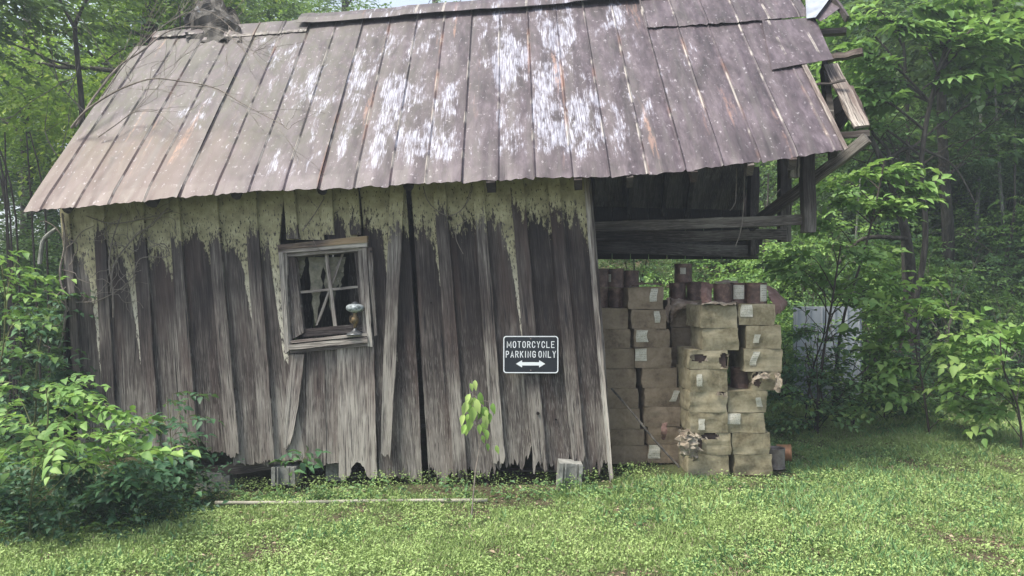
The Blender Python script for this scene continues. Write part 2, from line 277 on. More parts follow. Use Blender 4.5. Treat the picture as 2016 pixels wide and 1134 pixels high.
# ------------------------------------------------------------------ ground
def gh(x,y):
    x=np.asarray(x,float); y=np.asarray(y,float)
    h=.09*sm(.6,1.6,x)-.17*sm(-.2,-3.0,x)*sm(4.8,6.2,y)
    s=np.clip(y-11.2-.6*np.sin(x*.35),0,None); k=.06+.42*sm(-3,4,x)
    h=h+k*s*sm(0,3,s)-.004*np.clip(s-22,0,None)**2*.9
    h=h+.02*np.sin(x*1.7+y*.9)+.015*np.sin(x*3.1-y*2.3)+.25*np.sin(x*.8+1)*np.sin(y*.5)*sm(11,15,y)
    return h
xs=np.unique(np.concatenate([np.linspace(-60,-12,25),np.linspace(-12,14,131),np.linspace(14,60,24)])); ys=np.unique(np.concatenate([np.linspace(-12,2,8),np.linspace(2,16,90),np.linspace(16,75,50)]))
X,Y=np.meshgrid(xs,ys); nx,ny=len(xs),len(ys); idx=np.arange(nx*ny).reshape(ny,nx)
Fc=np.stack([idx[:-1,:-1],idx[:-1,1:],idx[1:,1:],idx[1:,:-1]],-1).reshape(-1,4)
g=meshobj('ground',np.stack([X,Y,np.maximum(gh(X,Y),-1)],-1).reshape(-1,3),Fc.tolist(),M['ground'],smooth=True,org=(0,0,0)); tag(g,kind='structure')
# ------------------------------------------------------------------ foliage helpers (numpy)
def leafmesh(name,P,D,N,size,wr,mat,parent=None,var=None,big=False,droop=.15,fold=.22,org=None):
    P=np.asarray(P);n=len(P); D=D/np.linalg.norm(D,axis=1,keepdims=True); N=N-(N*D).sum(1,keepdims=True)*D; N/=np.linalg.norm(N,axis=1,keepdims=True)+1e-9
    B=np.cross(D,N); s=size[:,None]; w=(size*wr)[:,None]
    def pt(t,b,h): return P+D*s*t+B*w*b+N*s*h
    if big:
        L=[pt(0,0,0),pt(.2,0,.02),pt(.45,0,0),pt(.75,0,-droop*.45),pt(1.0,0,-droop)]+[pt(t,g*w_,fold*w_*1.1-dz) for g in (1,-1) for t,w_,dz in ((.16,.36,0),(.42,.5,.01),(.74,.27,droop*.5))]
        T=[(0,1,5),(1,2,6,5),(2,3,7,6),(3,4,7),(0,8,1),(1,8,9,2),(2,9,10,3),(3,10,4)]
    else:
        L=[pt(0,0,0),pt(.45,.5,fold*.5),pt(1,0,-droop),pt(.45,-.5,fold*.5)]; T=[(0,2,1),(0,3,2)]
    k=len(L); V=np.stack(L,1).reshape(-1,3); me=bpy.data.meshes.new(name)
    base=(np.arange(n)*k)
    tot=sum(len(t) for t in T); lp=np.concatenate([base[:,None]+np.array(t)[None,:] for t in T],1).ravel()
    cnt=np.tile(np.array([len(t) for t in T]),n)
    if org is None: org=(V[:,0].mean(),V[:,1].mean(),V[:,2].min())
    V=V-np.array(org); me.vertices.add(len(V)); me.vertices.foreach_set('co',V.astype(np.float32).ravel())
    me.loops.add(len(lp)); me.loops.foreach_set('vertex_index',lp.astype(np.int32)); me.polygons.add(len(cnt))
    me.polygons.foreach_set('loop_start',np.concatenate([[0],np.cumsum(cnt)[:-1]]).astype(np.int32)); me.update(calc_edges=True)
    if var is None: var=rng.random(n)
    a=me.attributes.new('var','FLOAT','POINT'); a.data.foreach_set('value',np.repeat(np.clip(var,0,1),k).astype(np.float32))
    return link(name,me,mat,parent,org)
def unit(n,up=0.0):
    v=rng.normal(size=(n,3)); v[:,2]+=up; return v/np.linalg.norm(v,axis=1,keepdims=True)
def sprays(C,D,ls,per=12,length=.6,flat=.5,updir=.9):
    """leaves set alternately along short drooping shoots"""
    n=len(C); D=D/np.linalg.norm(D,axis=1,keepdims=True); up=np.tile([0,0,1.],(n,1))+rng.normal(size=(n,3))*.3; sd=np.cross(D,up); sd/=np.linalg.norm(sd,axis=1,keepdims=True)
    P=[];DD=[];NN=[];V=[];Z=[]; v0=rng.random(n)
    for i in range(per):
        t=(i+rng.random(n)*.5)/per; L=length*(.6+.8*v0)
        p=C+D*(t*L)[:,None]; p[:,2]-=.18*L*t*t; sg=1 if i%2 else -1; d=D*.55+sd*sg*(.9-.5*t)[:,None]+rng.normal(size=(n,3))*.18; d[:,2]-=.15
        P.append(p);DD.append(d);nn=up*updir+rng.normal(size=(n,3))*flat*.5;NN.append(nn);V.append(v0*.55+rng.random(n)*.45);Z.append(ls*(.65+.6*rng.random(n)))
    return np.concatenate(P),np.concatenate(DD),np.concatenate(NN),np.concatenate(V),np.concatenate(Z)
def trunkmb(mb,base,top,r0,r1,n=9,seg=9,wob=.06):
    b=Vector(base);t=Vector(top); ph=random.random()*20; pts=[];rad=[]
    for i in range(seg+1):
        f=i/seg; p=b.lerp(t,f)+Vector((mn.noise((f*2.3,ph,0)),mn.noise((f*2.3,ph,7)),0))*wob*(t-b).length*.35*min(1,f*3); pts.append(p); rad.append((r0+(r1-r0)*f)*(1+.7*math.exp(-f*seg*1.3)*.5)*(1+.12*mn.noise((f*9,ph,3))))
    mb.tube(pts,rad,n); return pts,rad
def branchy(mb,p,d,L,r,depth,tips,bend=.25,spread=.7,n=5,upw=.1):
    seg=5; pts=[Vector(p)]; dd=Vector(d).normalized()
    for i in range(seg):
        dd=(dd+Vector((random.uniform(-1,1),random.uniform(-1,1),random.uniform(-1,1)+upw))*bend).normalized(); pts.append(pts[-1]+dd*L/seg)
    mb.tube(pts,[max(r*(1-.6*i/seg),.0016) for i in range(seg+1)],n)
    if depth==0: tips.append((pts[-1],dd)); tips.append((pts[3],dd)); return
    for k in range(random.choice((2,3,3))):
        i=random.choice((2,3,4,5)); s=Vector((random.uniform(-1,1),random.uniform(-1,1),random.uniform(-.5,.9))); branchy(mb,pts[i],(dd+s*spread),L*.62,r*.5,depth-1,tips,bend,spread,max(3,n-1),upw)
    tips.append((pts[-1],dd))
# ------------------------------------------------------------------ shed
base=Vector((-.9,7.6,0)); shed=thing('wooden_shed',base,'leaning grey board shed with yellow paint under a peeling tin roof','shed')
# front wall boards: pixel edges of each board traced on the real wall plane
def board(name,pts,off,mat,parent=shed,th=.022,rag=.03,side=.002,cup=.004,hole=None,nx=None,ny=18,label=None,topflat=True):
    # pts: list of (y, xl, xr) rows from top to bottom
    pts=sorted(pts); y0,y1=pts[0][0],pts[-1][0]; ys_=[p[0] for p in pts]
    wid=(np.interp((y0+y1)/2,ys_,[p[2] for p in pts])-np.interp((y0+y1)/2,ys_,[p[1] for p in pts]))/F*6.3
    nx=nx or max(4,int(wid/.009)); ph=random.random()*99; V=[];U=[];Q=[]; tw=random.uniform(-.006,.006); rows=ny
    rows_t=[i/(rows-4)*.93 for i in range(rows-4)]+[.945,.96,.975,.988,1.0]
    H=(y1-y0)/F*6.3
    for t in rows_t:
        for i in range(nx+1):
            a=i/nx; y=y0+(y1-y0)*t
            xl=np.interp(y,ys_,[p[1] for p in pts]);xr=np.interp(y,ys_,[p[2] for p in pts]); x=xl+(xr-xl)*a
            P=wpx(x,y,off); m=a*wid
            ed=(1 if a in(0,1) else 0)*side*3*mn.noise((t*H*9,ph+a*7,0)); P=P+HV.cross(Vector((0,0,1)))*ed
            c=cup*(abs(a-.5)*2)**2*(1+mn.noise((t*3,ph,0)))+tw*(a-.5)+.006*mn.noise((t*2.2,ph+3,0))+.002*mn.noise((m*30,t*H*2,ph))
            P=P+WN*c
            if rag:
                g=(mn.noise((m*14,ph,0))*.8+mn.noise((m*45,ph,3))*.6+mn.noise((m*120,ph,9))*.45); k=max(0,(t-.86)/.14)**1.5; P.z+=rag*g*k
                if hole: 
                    hx,hh,hw=hole; P.z+=hh*math.exp(-((a-hx)/hw)**4)*k
            V.append(tuple(P)); U.append((m,(y-eave_py((xl+xr)/2))/F*6.3)); Q.append((a,t))
    n=len(rows_t); w=nx+1; Fc=[]
    for j in range(n-1):
        for i in range(nx): Fc.append([j*w+i,(j+1)*w+i,(j+1)*w+i+1,j*w+i+1])
    N0=len(V); bk=[tuple(Vector(v)-WN*th) for v in V]; V+=bk; U+=U; Q+=Q
    Fc+=[[a+N0 for a in f[::-1]] for f in Fc]
    ring=[i for i in range(w)]+[j*w+nx for j in range(1,n)]+[(n-1)*w+i for i in range(nx-1,-1,-1)]+[j*w for j in range(n-2,0,-1)]
    for a,b in zip(ring,ring[1:]+ring[:1]): Fc.append([a,b,b+N0,a+N0])
    o=meshobj(name,V,Fc,mat,parent,U,Q)
    if label: o['label']=label
    return o
def xl_(lines,y): return np.interp(y,[p[0] for p in lines],[p[1] for p in lines])
def line(x4,x8):   # joint line through x at y=400 and y=800, extrapolated
    k=(x8-x4)/400; return lambda y:x4+k*(y-400)
J=[line(118,152),line(192,213),line(269,296),line(341,371),line(415,450),line(492,520),line(570,606)]
bots=[905,895,893,890,913,906]
tops=lambda x:eave_py(x)-14
for i in range(6):
    a,b=J[i],J[i+1]; y0=tops(a(400)); y1=bots[i]
    if i==5:  # to the left of the window
        b2=lambda y:np.interp(y,[370,480,700,905],[560,549,570,602]); rows=[(y,a(y),b2(y)) for y in (y0,480,700,y1)]
    else: rows=[(y0,a(y0),b(y0)),(y1,a(y1),b(y1))]
    board('wall_board',rows,0,M['board'],rag=.035,hole=(.15,.09,.2) if i==3 else None)
for xa,xb in ((559,637),(641,703)):   # above the window
    y0=tops(xa); board('wall_board',[(y0,xa,xb),(472 if xb<740 else 500,xa+5,xb+1)],0,M['board'],rag=0)
board('wall_board',[(690,560,600),(905,578,604)],-.002,M['board'],rag=.02)
board('wall_board',[(678,603,641),(916,603,642)],0,M['wood'],rag=.015)
board('wall_board',[(678,640,668),(912,643,672)],-.004,M['wood'],rag=.015)
board('wall_board',[(680,664,736),(940,668,742)],.022,M['grey'],rag=.07,hole=(.5,.13,.19),label='pale silvery furrowed board below the window with a rotted arch at its foot')
board('wall_board',[(tops(715),706,772),(520,724,776),(940,748,803)],-.012,M['board'],rag=.03)
board('wall_board',[(tops(785),776,797),(600,775,815),(800,790,826),(945,805,832)],-.004,M['board'],rag=.05)
rt=[(line(812,836),line(866,897),940),(line(866,897),line(943,975),930),(line(943,975),line(1020,1053),919),(line(1020,1053),line(1093,1130),921),(line(1093,1130),line(1153,1187),928)]
for i,(a,b,y1) in enumerate(rt):
    y0=tops(a(400)); board('wall_board',[(y0,a(y0),b(y0)),(y1,a(y1),b(y1))],0,M['board'],rag=.15,hole=(.9,.10,.25) if i in (2,3) else None)
for (a0,a1,b0,b1,yb,y0) in ((118,134,148,164,900,None),(183,203,202,226,898,None),(257,282,282,308,890,None),(331,351,358,383,880,None),(404,427,438,463,895,None),(481,504,507,533,905,None),
      (559,581,565,587,470,None),(631,654,634,657,462,None),(686,706,690,711,462,None),(855,879,884,910,930,None),(933,955,962,986,915,None),(1007,1034,1040,1067,925,None),(1081,1106,1117,1143,912,None)):
    l,r=line(a0,b0),line(a1,b1)
    if yb<500: l=lambda y,a=a0,b=b0:a+(b-a)*(y-400)/70; r=lambda y,a=a1,b=b1:a+(b-a)*(y-400)/70
    y0=tops(a0); board('batten',[(y0,l(y0),r(y0)),(yb,l(yb),r(yb))],.036,M['batten'],th=.03,rag=.10 if yb>500 else 0,cup=.001)
board('loose_board',[(tops(785),769,797),(540,762,787),(800,752,775),(905,750,768)],.05,M['batten'],rag=.06,label='loose leaning board right of the window, rotted at its lower tip')
board('loose_board',[(698,569,599),(800,562,588),(880,557,572)],.03,M['grey'],rag=.07,label='short tapering grey board slanting below the window corner')
board('corner_board',[(348,1149,1158),(600,1168,1179),(948,1200,1208)],.03,M['pale'],rag=.015,th=.03,nx=3)
board('corner_board',[(352,1158,1163),(600,1178,1184),(850,1197,1202)],.0,M['grey'],rag=.02,th=.03,nx=2)
# knots as real dark plugs
for kx,ky,kr in ((1059,814,.014),(1094,826,.008),(730,495,.010),(848,596,.009)):
    m=MB(); c=wpx(kx,ky,.054 if kx==730 else .052 if kx==1059 else .012); m.lathe(c-WN*.01,[(kr*.6,0),(kr,.004),(kr*.7,.0115),(.001,.009)],10,WN); m.build('wood_knot',M['black'],shed)
# hidden walls (closed volume behind the front)
def roofz(p):
    a=RO-RN*.08; z1=a.z-((p.x-a.x)*RN.x+(p.y-a.y)*RN.y)/RN.z; rg=rp(0,RL); n2=Vector((-HV.x*.72,-HV.y*.72,0))
    run=(p-rg).dot(HV); z2=rg.z-.02+(p-rg).dot(Vector((RU.x,RU.y,0)))*(RU.z)-run*1.06
    return max(.25,min(z1,z2)-.03)
def sidewall(p,q,n,name,mat,zb):
    m=MB(); p=Vector(p);q=Vector(q); d=(q-p)/n; nn=d.cross(Vector((0,0,1))).normalized()*.02
    for i in range(n):
        a=p+d*(i+.02); b=p+d*(i+.98); k=len(m.V); za,zb2=roofz(a),roofz(b)
        zz=zb+random.uniform(0,.08)
        for o in (nn*0,nn): m.V+=[Vector((a.x,a.y,zz))+o,Vector((b.x,b.y,zz))+o,Vector((b.x,b.y,zb2))+o,Vector((a.x,a.y,za))+o]; m.U+=[(0,2.4),(.2,2.4),(.2,.6),(0,.6)]
        m.F+=[[k,k+1,k+2,k+3],[k+7,k+6,k+5,k+4],[k,k+4,k+5,k+1],[k+1,k+5,k+6,k+2],[k+2,k+6,k+7,k+3],[k+3,k+7,k+4,k]]
    m.build(name,mat,shed)
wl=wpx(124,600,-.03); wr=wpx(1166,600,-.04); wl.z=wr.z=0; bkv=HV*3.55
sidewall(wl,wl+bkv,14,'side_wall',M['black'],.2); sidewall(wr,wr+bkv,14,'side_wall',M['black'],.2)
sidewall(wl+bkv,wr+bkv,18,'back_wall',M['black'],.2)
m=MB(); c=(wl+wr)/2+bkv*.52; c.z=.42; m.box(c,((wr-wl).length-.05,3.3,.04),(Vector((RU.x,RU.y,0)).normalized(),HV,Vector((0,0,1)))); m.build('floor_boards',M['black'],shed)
m=MB(); m.beam(wpx(400,930,-.09),wpx(570,908,-.09),.06,.09); m.build('floor_beam',M['wood'],shed)
m=MB(); m.beam(wpx(150,965,-.5),wpx(1190,930,-.5),.1,.1); m.build('floor_beam',M['dark'],shed)
# roof tin sheets
def sheet(name,k0,k1,s0f,s1f,off,mat=None,ribs=True,nv=34,jag=.012,seed=0,label=None,lift=0):
    V=[];U=[];w0=0; step=.0625; kk=sorted(set([round(k0+(k1-k0)*i/int((k1-k0)/step),4) for i in range(int((k1-k0)/step)+1)]+[q+d for q in range(int(k0),int(k1)+2) for d in (-.045,-.018,.018,.045) if k0<q+d<k1]+[k0,k1]))
    if ribs: kk=[k for k in kk]
    n=len(kk)
    for j in range(nv+1):
        for k in kk:
            s0=s0f(k) if callable(s0f) else s0f; s1=s1f(k) if callable(s1f) else s1f
            t=j/nv; s=s0+(s1-s0)*t
            if j==0: s+=jag*mn.noise((k*6,seed,0))*1.6+jag*.6*mn.noise((k*19,seed,3))
            dq=abs(k-round(k)); h=(.020 if round(k)%2==0 else .012)*max(0,1-dq/.045) if ribs else 0
            if ribs and round(k)%2==0 and dq<.02: h*=.75
            hh=h+.006*mn.noise((k*1.3,s*1.7,seed))+.004*mn.noise((k*4,s*3,seed+5))+(.006*math.sin(math.pi*((k-math.floor(k))))if ribs else 0)
            if t<.06: hh-=.010*(1-t/.06)*(1+mn.noise((k*3,seed,9)))
            V.append(tuple(rp(k,s,off+hh+lift*(1-t)))); U.append((k*PW,s))
    Fc=[]
    for j in range(nv):
        for i in range(n-1): Fc.append([j*n+i,j*n+i+1,(j+1)*n+i+1,(j+1)*n+i])
    N0=len(V); V+=[tuple(Vector(v)-RN*.0025) for v in V]; U+=U; Fc+=[[a+N0 for a in f[::-1]] for f in Fc]
    ring=list(range(n))+[j*n+n-1 for j in range(1,nv+1)]+[nv*n+i for i in range(n-2,-1,-1)]+[j*n for j in range(nv-1,0,-1)]
    for a,b in zip(ring,ring[1:]+ring[:1]): Fc.append([b,a,a+N0,b+N0])
    o=meshobj(name,V,Fc,mat or M['roof'],shed,U,U,smooth=False)
    if label: o['label']=label
    return o
def ks(px,py):
    P=rpx(px,py)-RO; n=RU.cross(RV); # solve P=a RU+b RV
    A=np.array([[RU.dot(RU),RU.dot(RV)],[RU.dot(RV),RV.dot(RV)]]); b=np.array([P.dot(RU),P.dot(RV)]); r=np.linalg.solve(A,b); return r[0]/PW,r[1]
E0=[ks(x,y)[::1] for x,y in ((45,415),(210,402),(350,388),(490,378),(690,368),(910,357),(1050,350),(1190,348),(1340,336),(1530,314),(1668,292))]
se=lambda k:float(np.interp(k,[e[0] for e in E0],[e[1] for e in E0]))
kr,_=ks(1668,292); kl,_=ks(45,415); sl_=ks(280,78)[1]
T0=[ks(x,y) for x,y in ((1290,57),(1440,48),(1590,35))]; st=lambda k:float(np.interp(k,[e[0] for e in T0],[e[1] for e in T0]))
kk0=ks(1290,57)[0]
print('roof',kr,kl,sl_,kk0,[tuple(np.round(e,2)) for e in E0],T0)
sheet('roof_edge_trim',kl,.0,se,RL*.9,.004,ribs=False)
for k in range(0,22,2):
    a,b=k,min(k+2,kr)
    if k==20: b=kr
    hi=RL
    if k<6: hi=ks(280+38*k,79)[1]+.02
    if k>=kk0-1: hi=lambda q:st(q)+.05
    sheet('roof_sheet',a+.0,b+.0,se,hi,.006*(1 if (k//2)%2 else 0),seed=k*3.3,label='roof sheet stained tan with rust at the left corner' if k==0 else None)
sheet('roof_sheet',0,2.6,sl_-.03,RL-.02,.016,seed=80,lift=.02,nv=8); sheet('roof_sheet',2.6,6,ks(420,77)[1]-.02,RL+.0,.012,seed=83,nv=8,lift=.01)
for a,b in ((kk0-.3,19),(19,21),(21,23.3)): sheet('roof_sheet',a,b,lambda q:st(q)-.02,RL+.25 if a>50 else RL+.02,.022,seed=a*5,nv=10,lift=.012)
# torn sheet corner reaching past the rake, curled tin flap
def roofpoly(name,px,off,mat,n=8,wav=.01,parent=shed,label=None,lift=0):
    V=[];U=[];a,b,c,d=[Vector((x,y)) for x,y in px]
    for j in range(n+1):
        for i in range(n+1):
            p=(a.lerp(b,i/n)).lerp(d.lerp(c,i/n),j/n); w=rpx(p.x,p.y,off+lift*(i/n)**2); k=ks(p.x,p.y)
            w=w+RN*wav*mn.noise((p.x*.03,p.y*.03,off*50)); V.append(tuple(w)); U.append((k[0]*PW,k[1]))
    w=n+1; Fc=[[j*w+i,j*w+i+1,(j+1)*w+i+1,(j+1)*w+i] for j in range(n) for i in range(n)]; N0=len(V); V+=[tuple(Vector(v)-RN*.003) for v in V];U+=U
    Fc+=[[q+N0 for q in f[::-1]] for f in Fc]; ring=list(range(w))+[j*w+n for j in range(1,w)]+[n*w+i for i in range(n-1,-1,-1)]+[j*w for j in range(n-1,0,-1)]
    for p,q in zip(ring,ring[1:]+ring[:1]): Fc.append([q,p,p+N0,q+N0])
    o=meshobj(name,V,Fc,mat,parent,U,U)
    if label:o['label']=label
roofpoly('roof_sheet',[(1520,136),(1641,116),(1604,34),(1500,40)],.03,M['roof'],label='torn sheet end reaching past the others at the right edge')
roofpoly('tin_flap',[(1588,36),(1606,34),(1640,-12),(1585,-16)],.05,M['flap'],lift=.05,label='pale curled tin flap at the top right')
roofpoly('tin_flap',[(1604,36),(1616,42),(1660,12),(1636,-14)],.055,M['roof'],lift=.03)
m=MB(); m.beam(rpx(1632,-14,.09),rpx(1668,38,.07),.02,.06); m.build('edge_flashing',M['roof'],shed)
roofpoly('edge_flashing',[(1663,295),(1670,291),(1586,122),(1578,128)],.022,M['pale'],n=6,wav=.004)
# ridge cap
V=[];U=[];pr=[(-.17,-.10),(-.10,-.02),(0,.055),(.10,-.02),(.2,-.14)]; n=60
for i in range(n+1):
    k=5.6+i/n*18.4; c=rp(k,RL,.0)+Vector((0,0,.012+.012*mn.noise((k*.9,0,0))+(.01 if int(k/3.1)%2 else 0)))
    for a,b in pr:
        V.append(tuple(c+HV*a+Vector((0,0,b)))); U.append((k*PW,2.9+a))
Fc=[[i*5+j,(i+1)*5+j,(i+1)*5+j+1,i*5+j+1] for i in range(n) for j in range(4)]; N0=len(V); V+=[(v[0],v[1],v[2]-.004) for v in V];U+=U; Fc+=[[q+N0 for q in f[::-1]] for f in Fc]
ring=[i*5 for i in range(n+1)]+[n*5+j for j in range(1,5)]+[i*5+4 for i in range(n-1,-1,-1)]+[3,2,1]
for p,q in zip(ring,ring[1:]+ring[:1]): Fc.append([p,q,q+N0,p+N0])
meshobj('ridge_cap',V,Fc,M['roof'],shed,U,U)
# crumpled dark tin over the ridge at the left
V=[];U=[];n=14
for j in range(n+1):
    for i in range(n+1):
        a,b=i/n,j/n; x=366+108*a; y=80-22*b-46*b*max(0,math.sin(math.pi*min(1,a*.93+.03)))**.6+5*mn.noise((a*7,b*3,4))*b*2; w=rpx(x,y,.03)+RN*(.13*mn.noise((a*3,b*3,1))+.07*mn.noise((a*8,b*7,1))+.12*b*math.sin(a*3.1)); V.append(tuple(w));U.append((a*1.1+.4,b*.5+.2))
w=n+1; Fc=[[j*w+i,j*w+i+1,(j+1)*w+i+1,(j+1)*w+i] for j in range(n) for i in range(n)]; N0=len(V); V+=[tuple(Vector(v)-RN*.004) for v in V];U+=U; Fc+=[[q+N0 for q in f[::-1]] for f in Fc]
ring=list(range(w))+[j*w+n for j in range(1,w)]+[n*w+i for i in range(n-1,-1,-1)]+[j*w for j in range(n-1,0,-1)]
for p,q in zip(ring,ring[1:]+ring[:1]): Fc.append([q,p,p+N0,q+N0])
M['darktin']=simple('dark_crumpled_tin',[(.35,(.02,.019,.018)),(.6,(.06,.055,.05)),(.7,(.25,.26,.27))],9,.7)
meshobj('crumpled_tin',V,Fc,M['darktin'],shed,U,U)
# back slope
BV=(HV*.70-Vector((0,0,.714))).normalized(); V=[];U=[]
for s in (0,3.05):
    for k in (kl,kr+1.0): V.append(tuple(rp(k,RL)+BV*s+Vector((0,0,-.02)))); U.append((k*PW,s))
V+=[(a,b,c-.01) for a,b,c in V];U+=U
meshobj('back_roof',V,[[0,1,3,2],[4,6,7,5],[0,4,5,1],[1,5,7,3],[3,7,6,2],[2,6,4,0]],M['dark'],shed,U,U)
# rafters with tails that show below the eave, purlins
for i,(px_,w_) in enumerate(((120,.07),(288,.10),(457,.08),(628,.075),(800,.08),(965,.07),(1138,.06),(1240,.05),(1367,.05),(1478,.05),(1560,.055))):
    k=ks(px_,eave_py(px_))[0]; p=rp(k,se(k)-.02+(.06 if px_<900 else .0),-.06); q=rp(k,RL-.05,-.06)
    m=MB()
    if px_<900: m.tube(spline([p,rp(k+.1,1.0,-.07),q],6),[w_*.52]*13,8)
    else: m.beam(p,q,w_,.10,up=RN)
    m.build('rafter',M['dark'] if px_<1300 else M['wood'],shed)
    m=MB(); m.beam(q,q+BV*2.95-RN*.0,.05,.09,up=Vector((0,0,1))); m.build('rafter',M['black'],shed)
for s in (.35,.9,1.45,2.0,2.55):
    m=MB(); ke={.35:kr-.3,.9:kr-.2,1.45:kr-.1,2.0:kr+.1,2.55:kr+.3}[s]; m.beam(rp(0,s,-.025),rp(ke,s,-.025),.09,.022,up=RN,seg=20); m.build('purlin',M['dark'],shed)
# broken right gable: purlin ends, weathered barge board, dark rafters, braces
def pbeam(name,a,b,w,h,mat,seg=8,wob=.006,label=None,up=(0,0,1)):
    m=MB(); m.beam(a,b,w,h,seg=seg,wob=wob,up=up); o=m.build(name,mat,shed)
    if label:o['label']=label
    return o
pbeam('purlin_end',at(1600,66,7.35),at(1666,62,7.25),.10,.05,M['grey']); pbeam('purlin_end',at(1630,116,6.95),at(1699,102,6.8),.10,.05,M['grey'])
pbeam('purlin_end',at(1598,168,6.6),at(1665,158,6.5),.03,.016,M['grey'])
pbeam('barge_board',at(1634,128,6.75),at(1697,250,6.3),.125,.028,M['pale'],10,.004,'broken pale weathered board hanging at the right roof edge',up=RN)
pbeam('barge_board',at(1672,172,6.9),at(1702,240,6.6),.06,.04,M['wood'],up=RN)
pbeam('gable_rafter',at(1622,130,7.1),at(1640,310,6.2),.05,.13,M['black'],up=RN)
pbeam('gable_rafter',at(1614,240,7.0),at(1668,190,6.9),.04,.12,M['dark']); pbeam('gable_rafter',at(1640,262,7.0),at(1672,212,6.9),.04,.10,M['dark'])
pbeam('gable_rafter',at(1640,268,6.3),at(1712,262,6.2),.05,.05,M['dark'])
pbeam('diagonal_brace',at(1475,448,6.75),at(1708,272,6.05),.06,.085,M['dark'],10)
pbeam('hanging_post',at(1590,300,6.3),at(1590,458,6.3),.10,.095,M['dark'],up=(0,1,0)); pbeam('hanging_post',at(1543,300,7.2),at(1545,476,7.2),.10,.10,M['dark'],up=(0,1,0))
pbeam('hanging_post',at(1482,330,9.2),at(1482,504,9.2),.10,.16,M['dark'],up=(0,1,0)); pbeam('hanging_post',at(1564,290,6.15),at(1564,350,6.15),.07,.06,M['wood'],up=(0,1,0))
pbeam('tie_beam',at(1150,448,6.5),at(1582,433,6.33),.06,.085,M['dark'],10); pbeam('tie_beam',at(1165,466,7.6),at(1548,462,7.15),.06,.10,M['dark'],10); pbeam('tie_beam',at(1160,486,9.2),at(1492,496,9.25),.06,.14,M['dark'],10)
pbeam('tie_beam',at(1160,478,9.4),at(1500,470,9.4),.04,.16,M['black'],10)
m=MB()
for i in range(9):   # boards closing the back of the loft
    x=1170+i*36; m.box(at(x+17,445,9.75),(.225,.02,.85)); 
m.build('back_boards',M['black'],shed)
for p in ([(1450,330),(1449,380),(1447,400),(1437,415)],[(1466,325),(1464,400),(1459,450),(1448,485)],[(1536,372),(1524,385),(1512,397)]):
    m=MB(); m.tube(spline([at(x,y,6.05) for x,y in p]),.003,5); tag(m.build('dangling_vine',M['twig'],shed))
# ------------------------------------------------------------------ window
win=bpy.data.objects.new('window',None); COL.objects.link(win); wo=wpx(650,680,0); win.parent=shed; win.location=wo-base; ORG[win.name]=wo
def wslab(name,px,off,th,mat,parent=win,n=6,wob=.002,label=None):
    V=[];U=[];a,b,c,d=[Vector(q) for q in px]; ph=random.random()*50; L=max((b-a).length,(d-a).length)/F*6.2; vert=(d-a).length>(b-a).length
    for j in range(n+1):
        for i in range(n+1):
            p=a.lerp(b,i/n).lerp(d.lerp(c,i/n),j/n); e=.6*mn.noise((i*1.1+ph,j*1.1,0)); w=wpx(p.x+e,p.y+e,off+wob*mn.noise((i*.9,j*.9,ph))); V.append(tuple(w))
            s1=i/n*(b-a).length/F*6.2; s2=j/n*(d-a).length/F*6.2; U.append((s1,s2+1.2) if vert else (s2,s1+1.2))
    w=n+1; Fc=[[j*w+i,(j+1)*w+i,(j+1)*w+i+1,j*w+i+1] for j in range(n) for i in range(n)]; N0=len(V); V+=[tuple(Vector(v)-WN*th) for v in V];U+=U; Fc+=[[q+N0 for q in f[::-1]] for f in Fc]
    ring=list(range(w))+[j*w+n for j in range(1,w)]+[n*w+i for i in range(n-1,-1,-1)]+[j*w for j in range(n-1,0,-1)]
    for p,q in zip(ring,ring[1:]+ring[:1]): Fc.append([p,q,q+N0,p+N0])
    o=meshobj(name,V,Fc,mat,parent,U,U)
    if label:o['label']=label
    return o
wslab('header_board',[(546,482),(722,464),(722,477),(547,492)],.05,.05,M['tanwood'],label='tan flaking header board over the window')
wslab('header_trim',[(547,492),(722,477),(722,486),(548,499)],.04,.06,M['pale'])
wslab('header_trim',[(560,499),(716,487),(716,493),(562,506)],.02,.06,M['grey'])
wslab('side_trim',[(548,498),(558,497),(569,690),(561,697)],.045,.05,M['grey']); wslab('side_trim',[(558,497),(564,497),(572,688),(568,690)],.03,.05,M['pale'])
wslab('side_trim',[(712,489),(721,487),(733,683),(724,682)],.045,.05,M['pale']); wslab('side_trim',[(704,492),(712,490),(723,676),(717,678)],.02,.05,M['grey'])
wslab('side_trim',[(722,488),(732,487),(742,660),(737,662)],.03,.03,M['grey'])
wslab('jamb',[(563,504),(580,503),(598,655),(575,668)],.0,.05,M['wood']); wslab('jamb',[(574,505),(584,504),(598,655),(590,660)],-.02,.03,M['grey'],label='pale split edge of the left jamb')
wslab('sash_rail',[(576,504),(706,492),(706,496),(577,508)],-.03,.03,M['wood']); wslab('sash_rail',[(596,648),(722,636),(724,652),(597,664)],-.02,.03,M['wood'])
wslab('sash_stile',[(697,493),(705,492),(721,655),(714,655)],-.02,.03,M['wood'])
wslab('muntin',[(639,500),(645,500),(663,642),(656,643)],-.025,.02,M['pale']); wslab('muntin',[(589,573),(712,562),(713,566),(590,578)],-.03,.015,M['pale'])
wslab('broken_stick',[(672,500),(677,499),(626,640),(621,641)],-.045,.012,M['pale'])
wslab('sill',[(571,671),(722,656),(724,661),(573,676)],.055,.10,M['pale']); wslab('sill',[(568,679),(723,664),(724,674),(569,689)],.065,.08,M['pale']); wslab('sill',[(570,690),(725,675),(726,681),(572,696)],.04,.05,M['grey'])
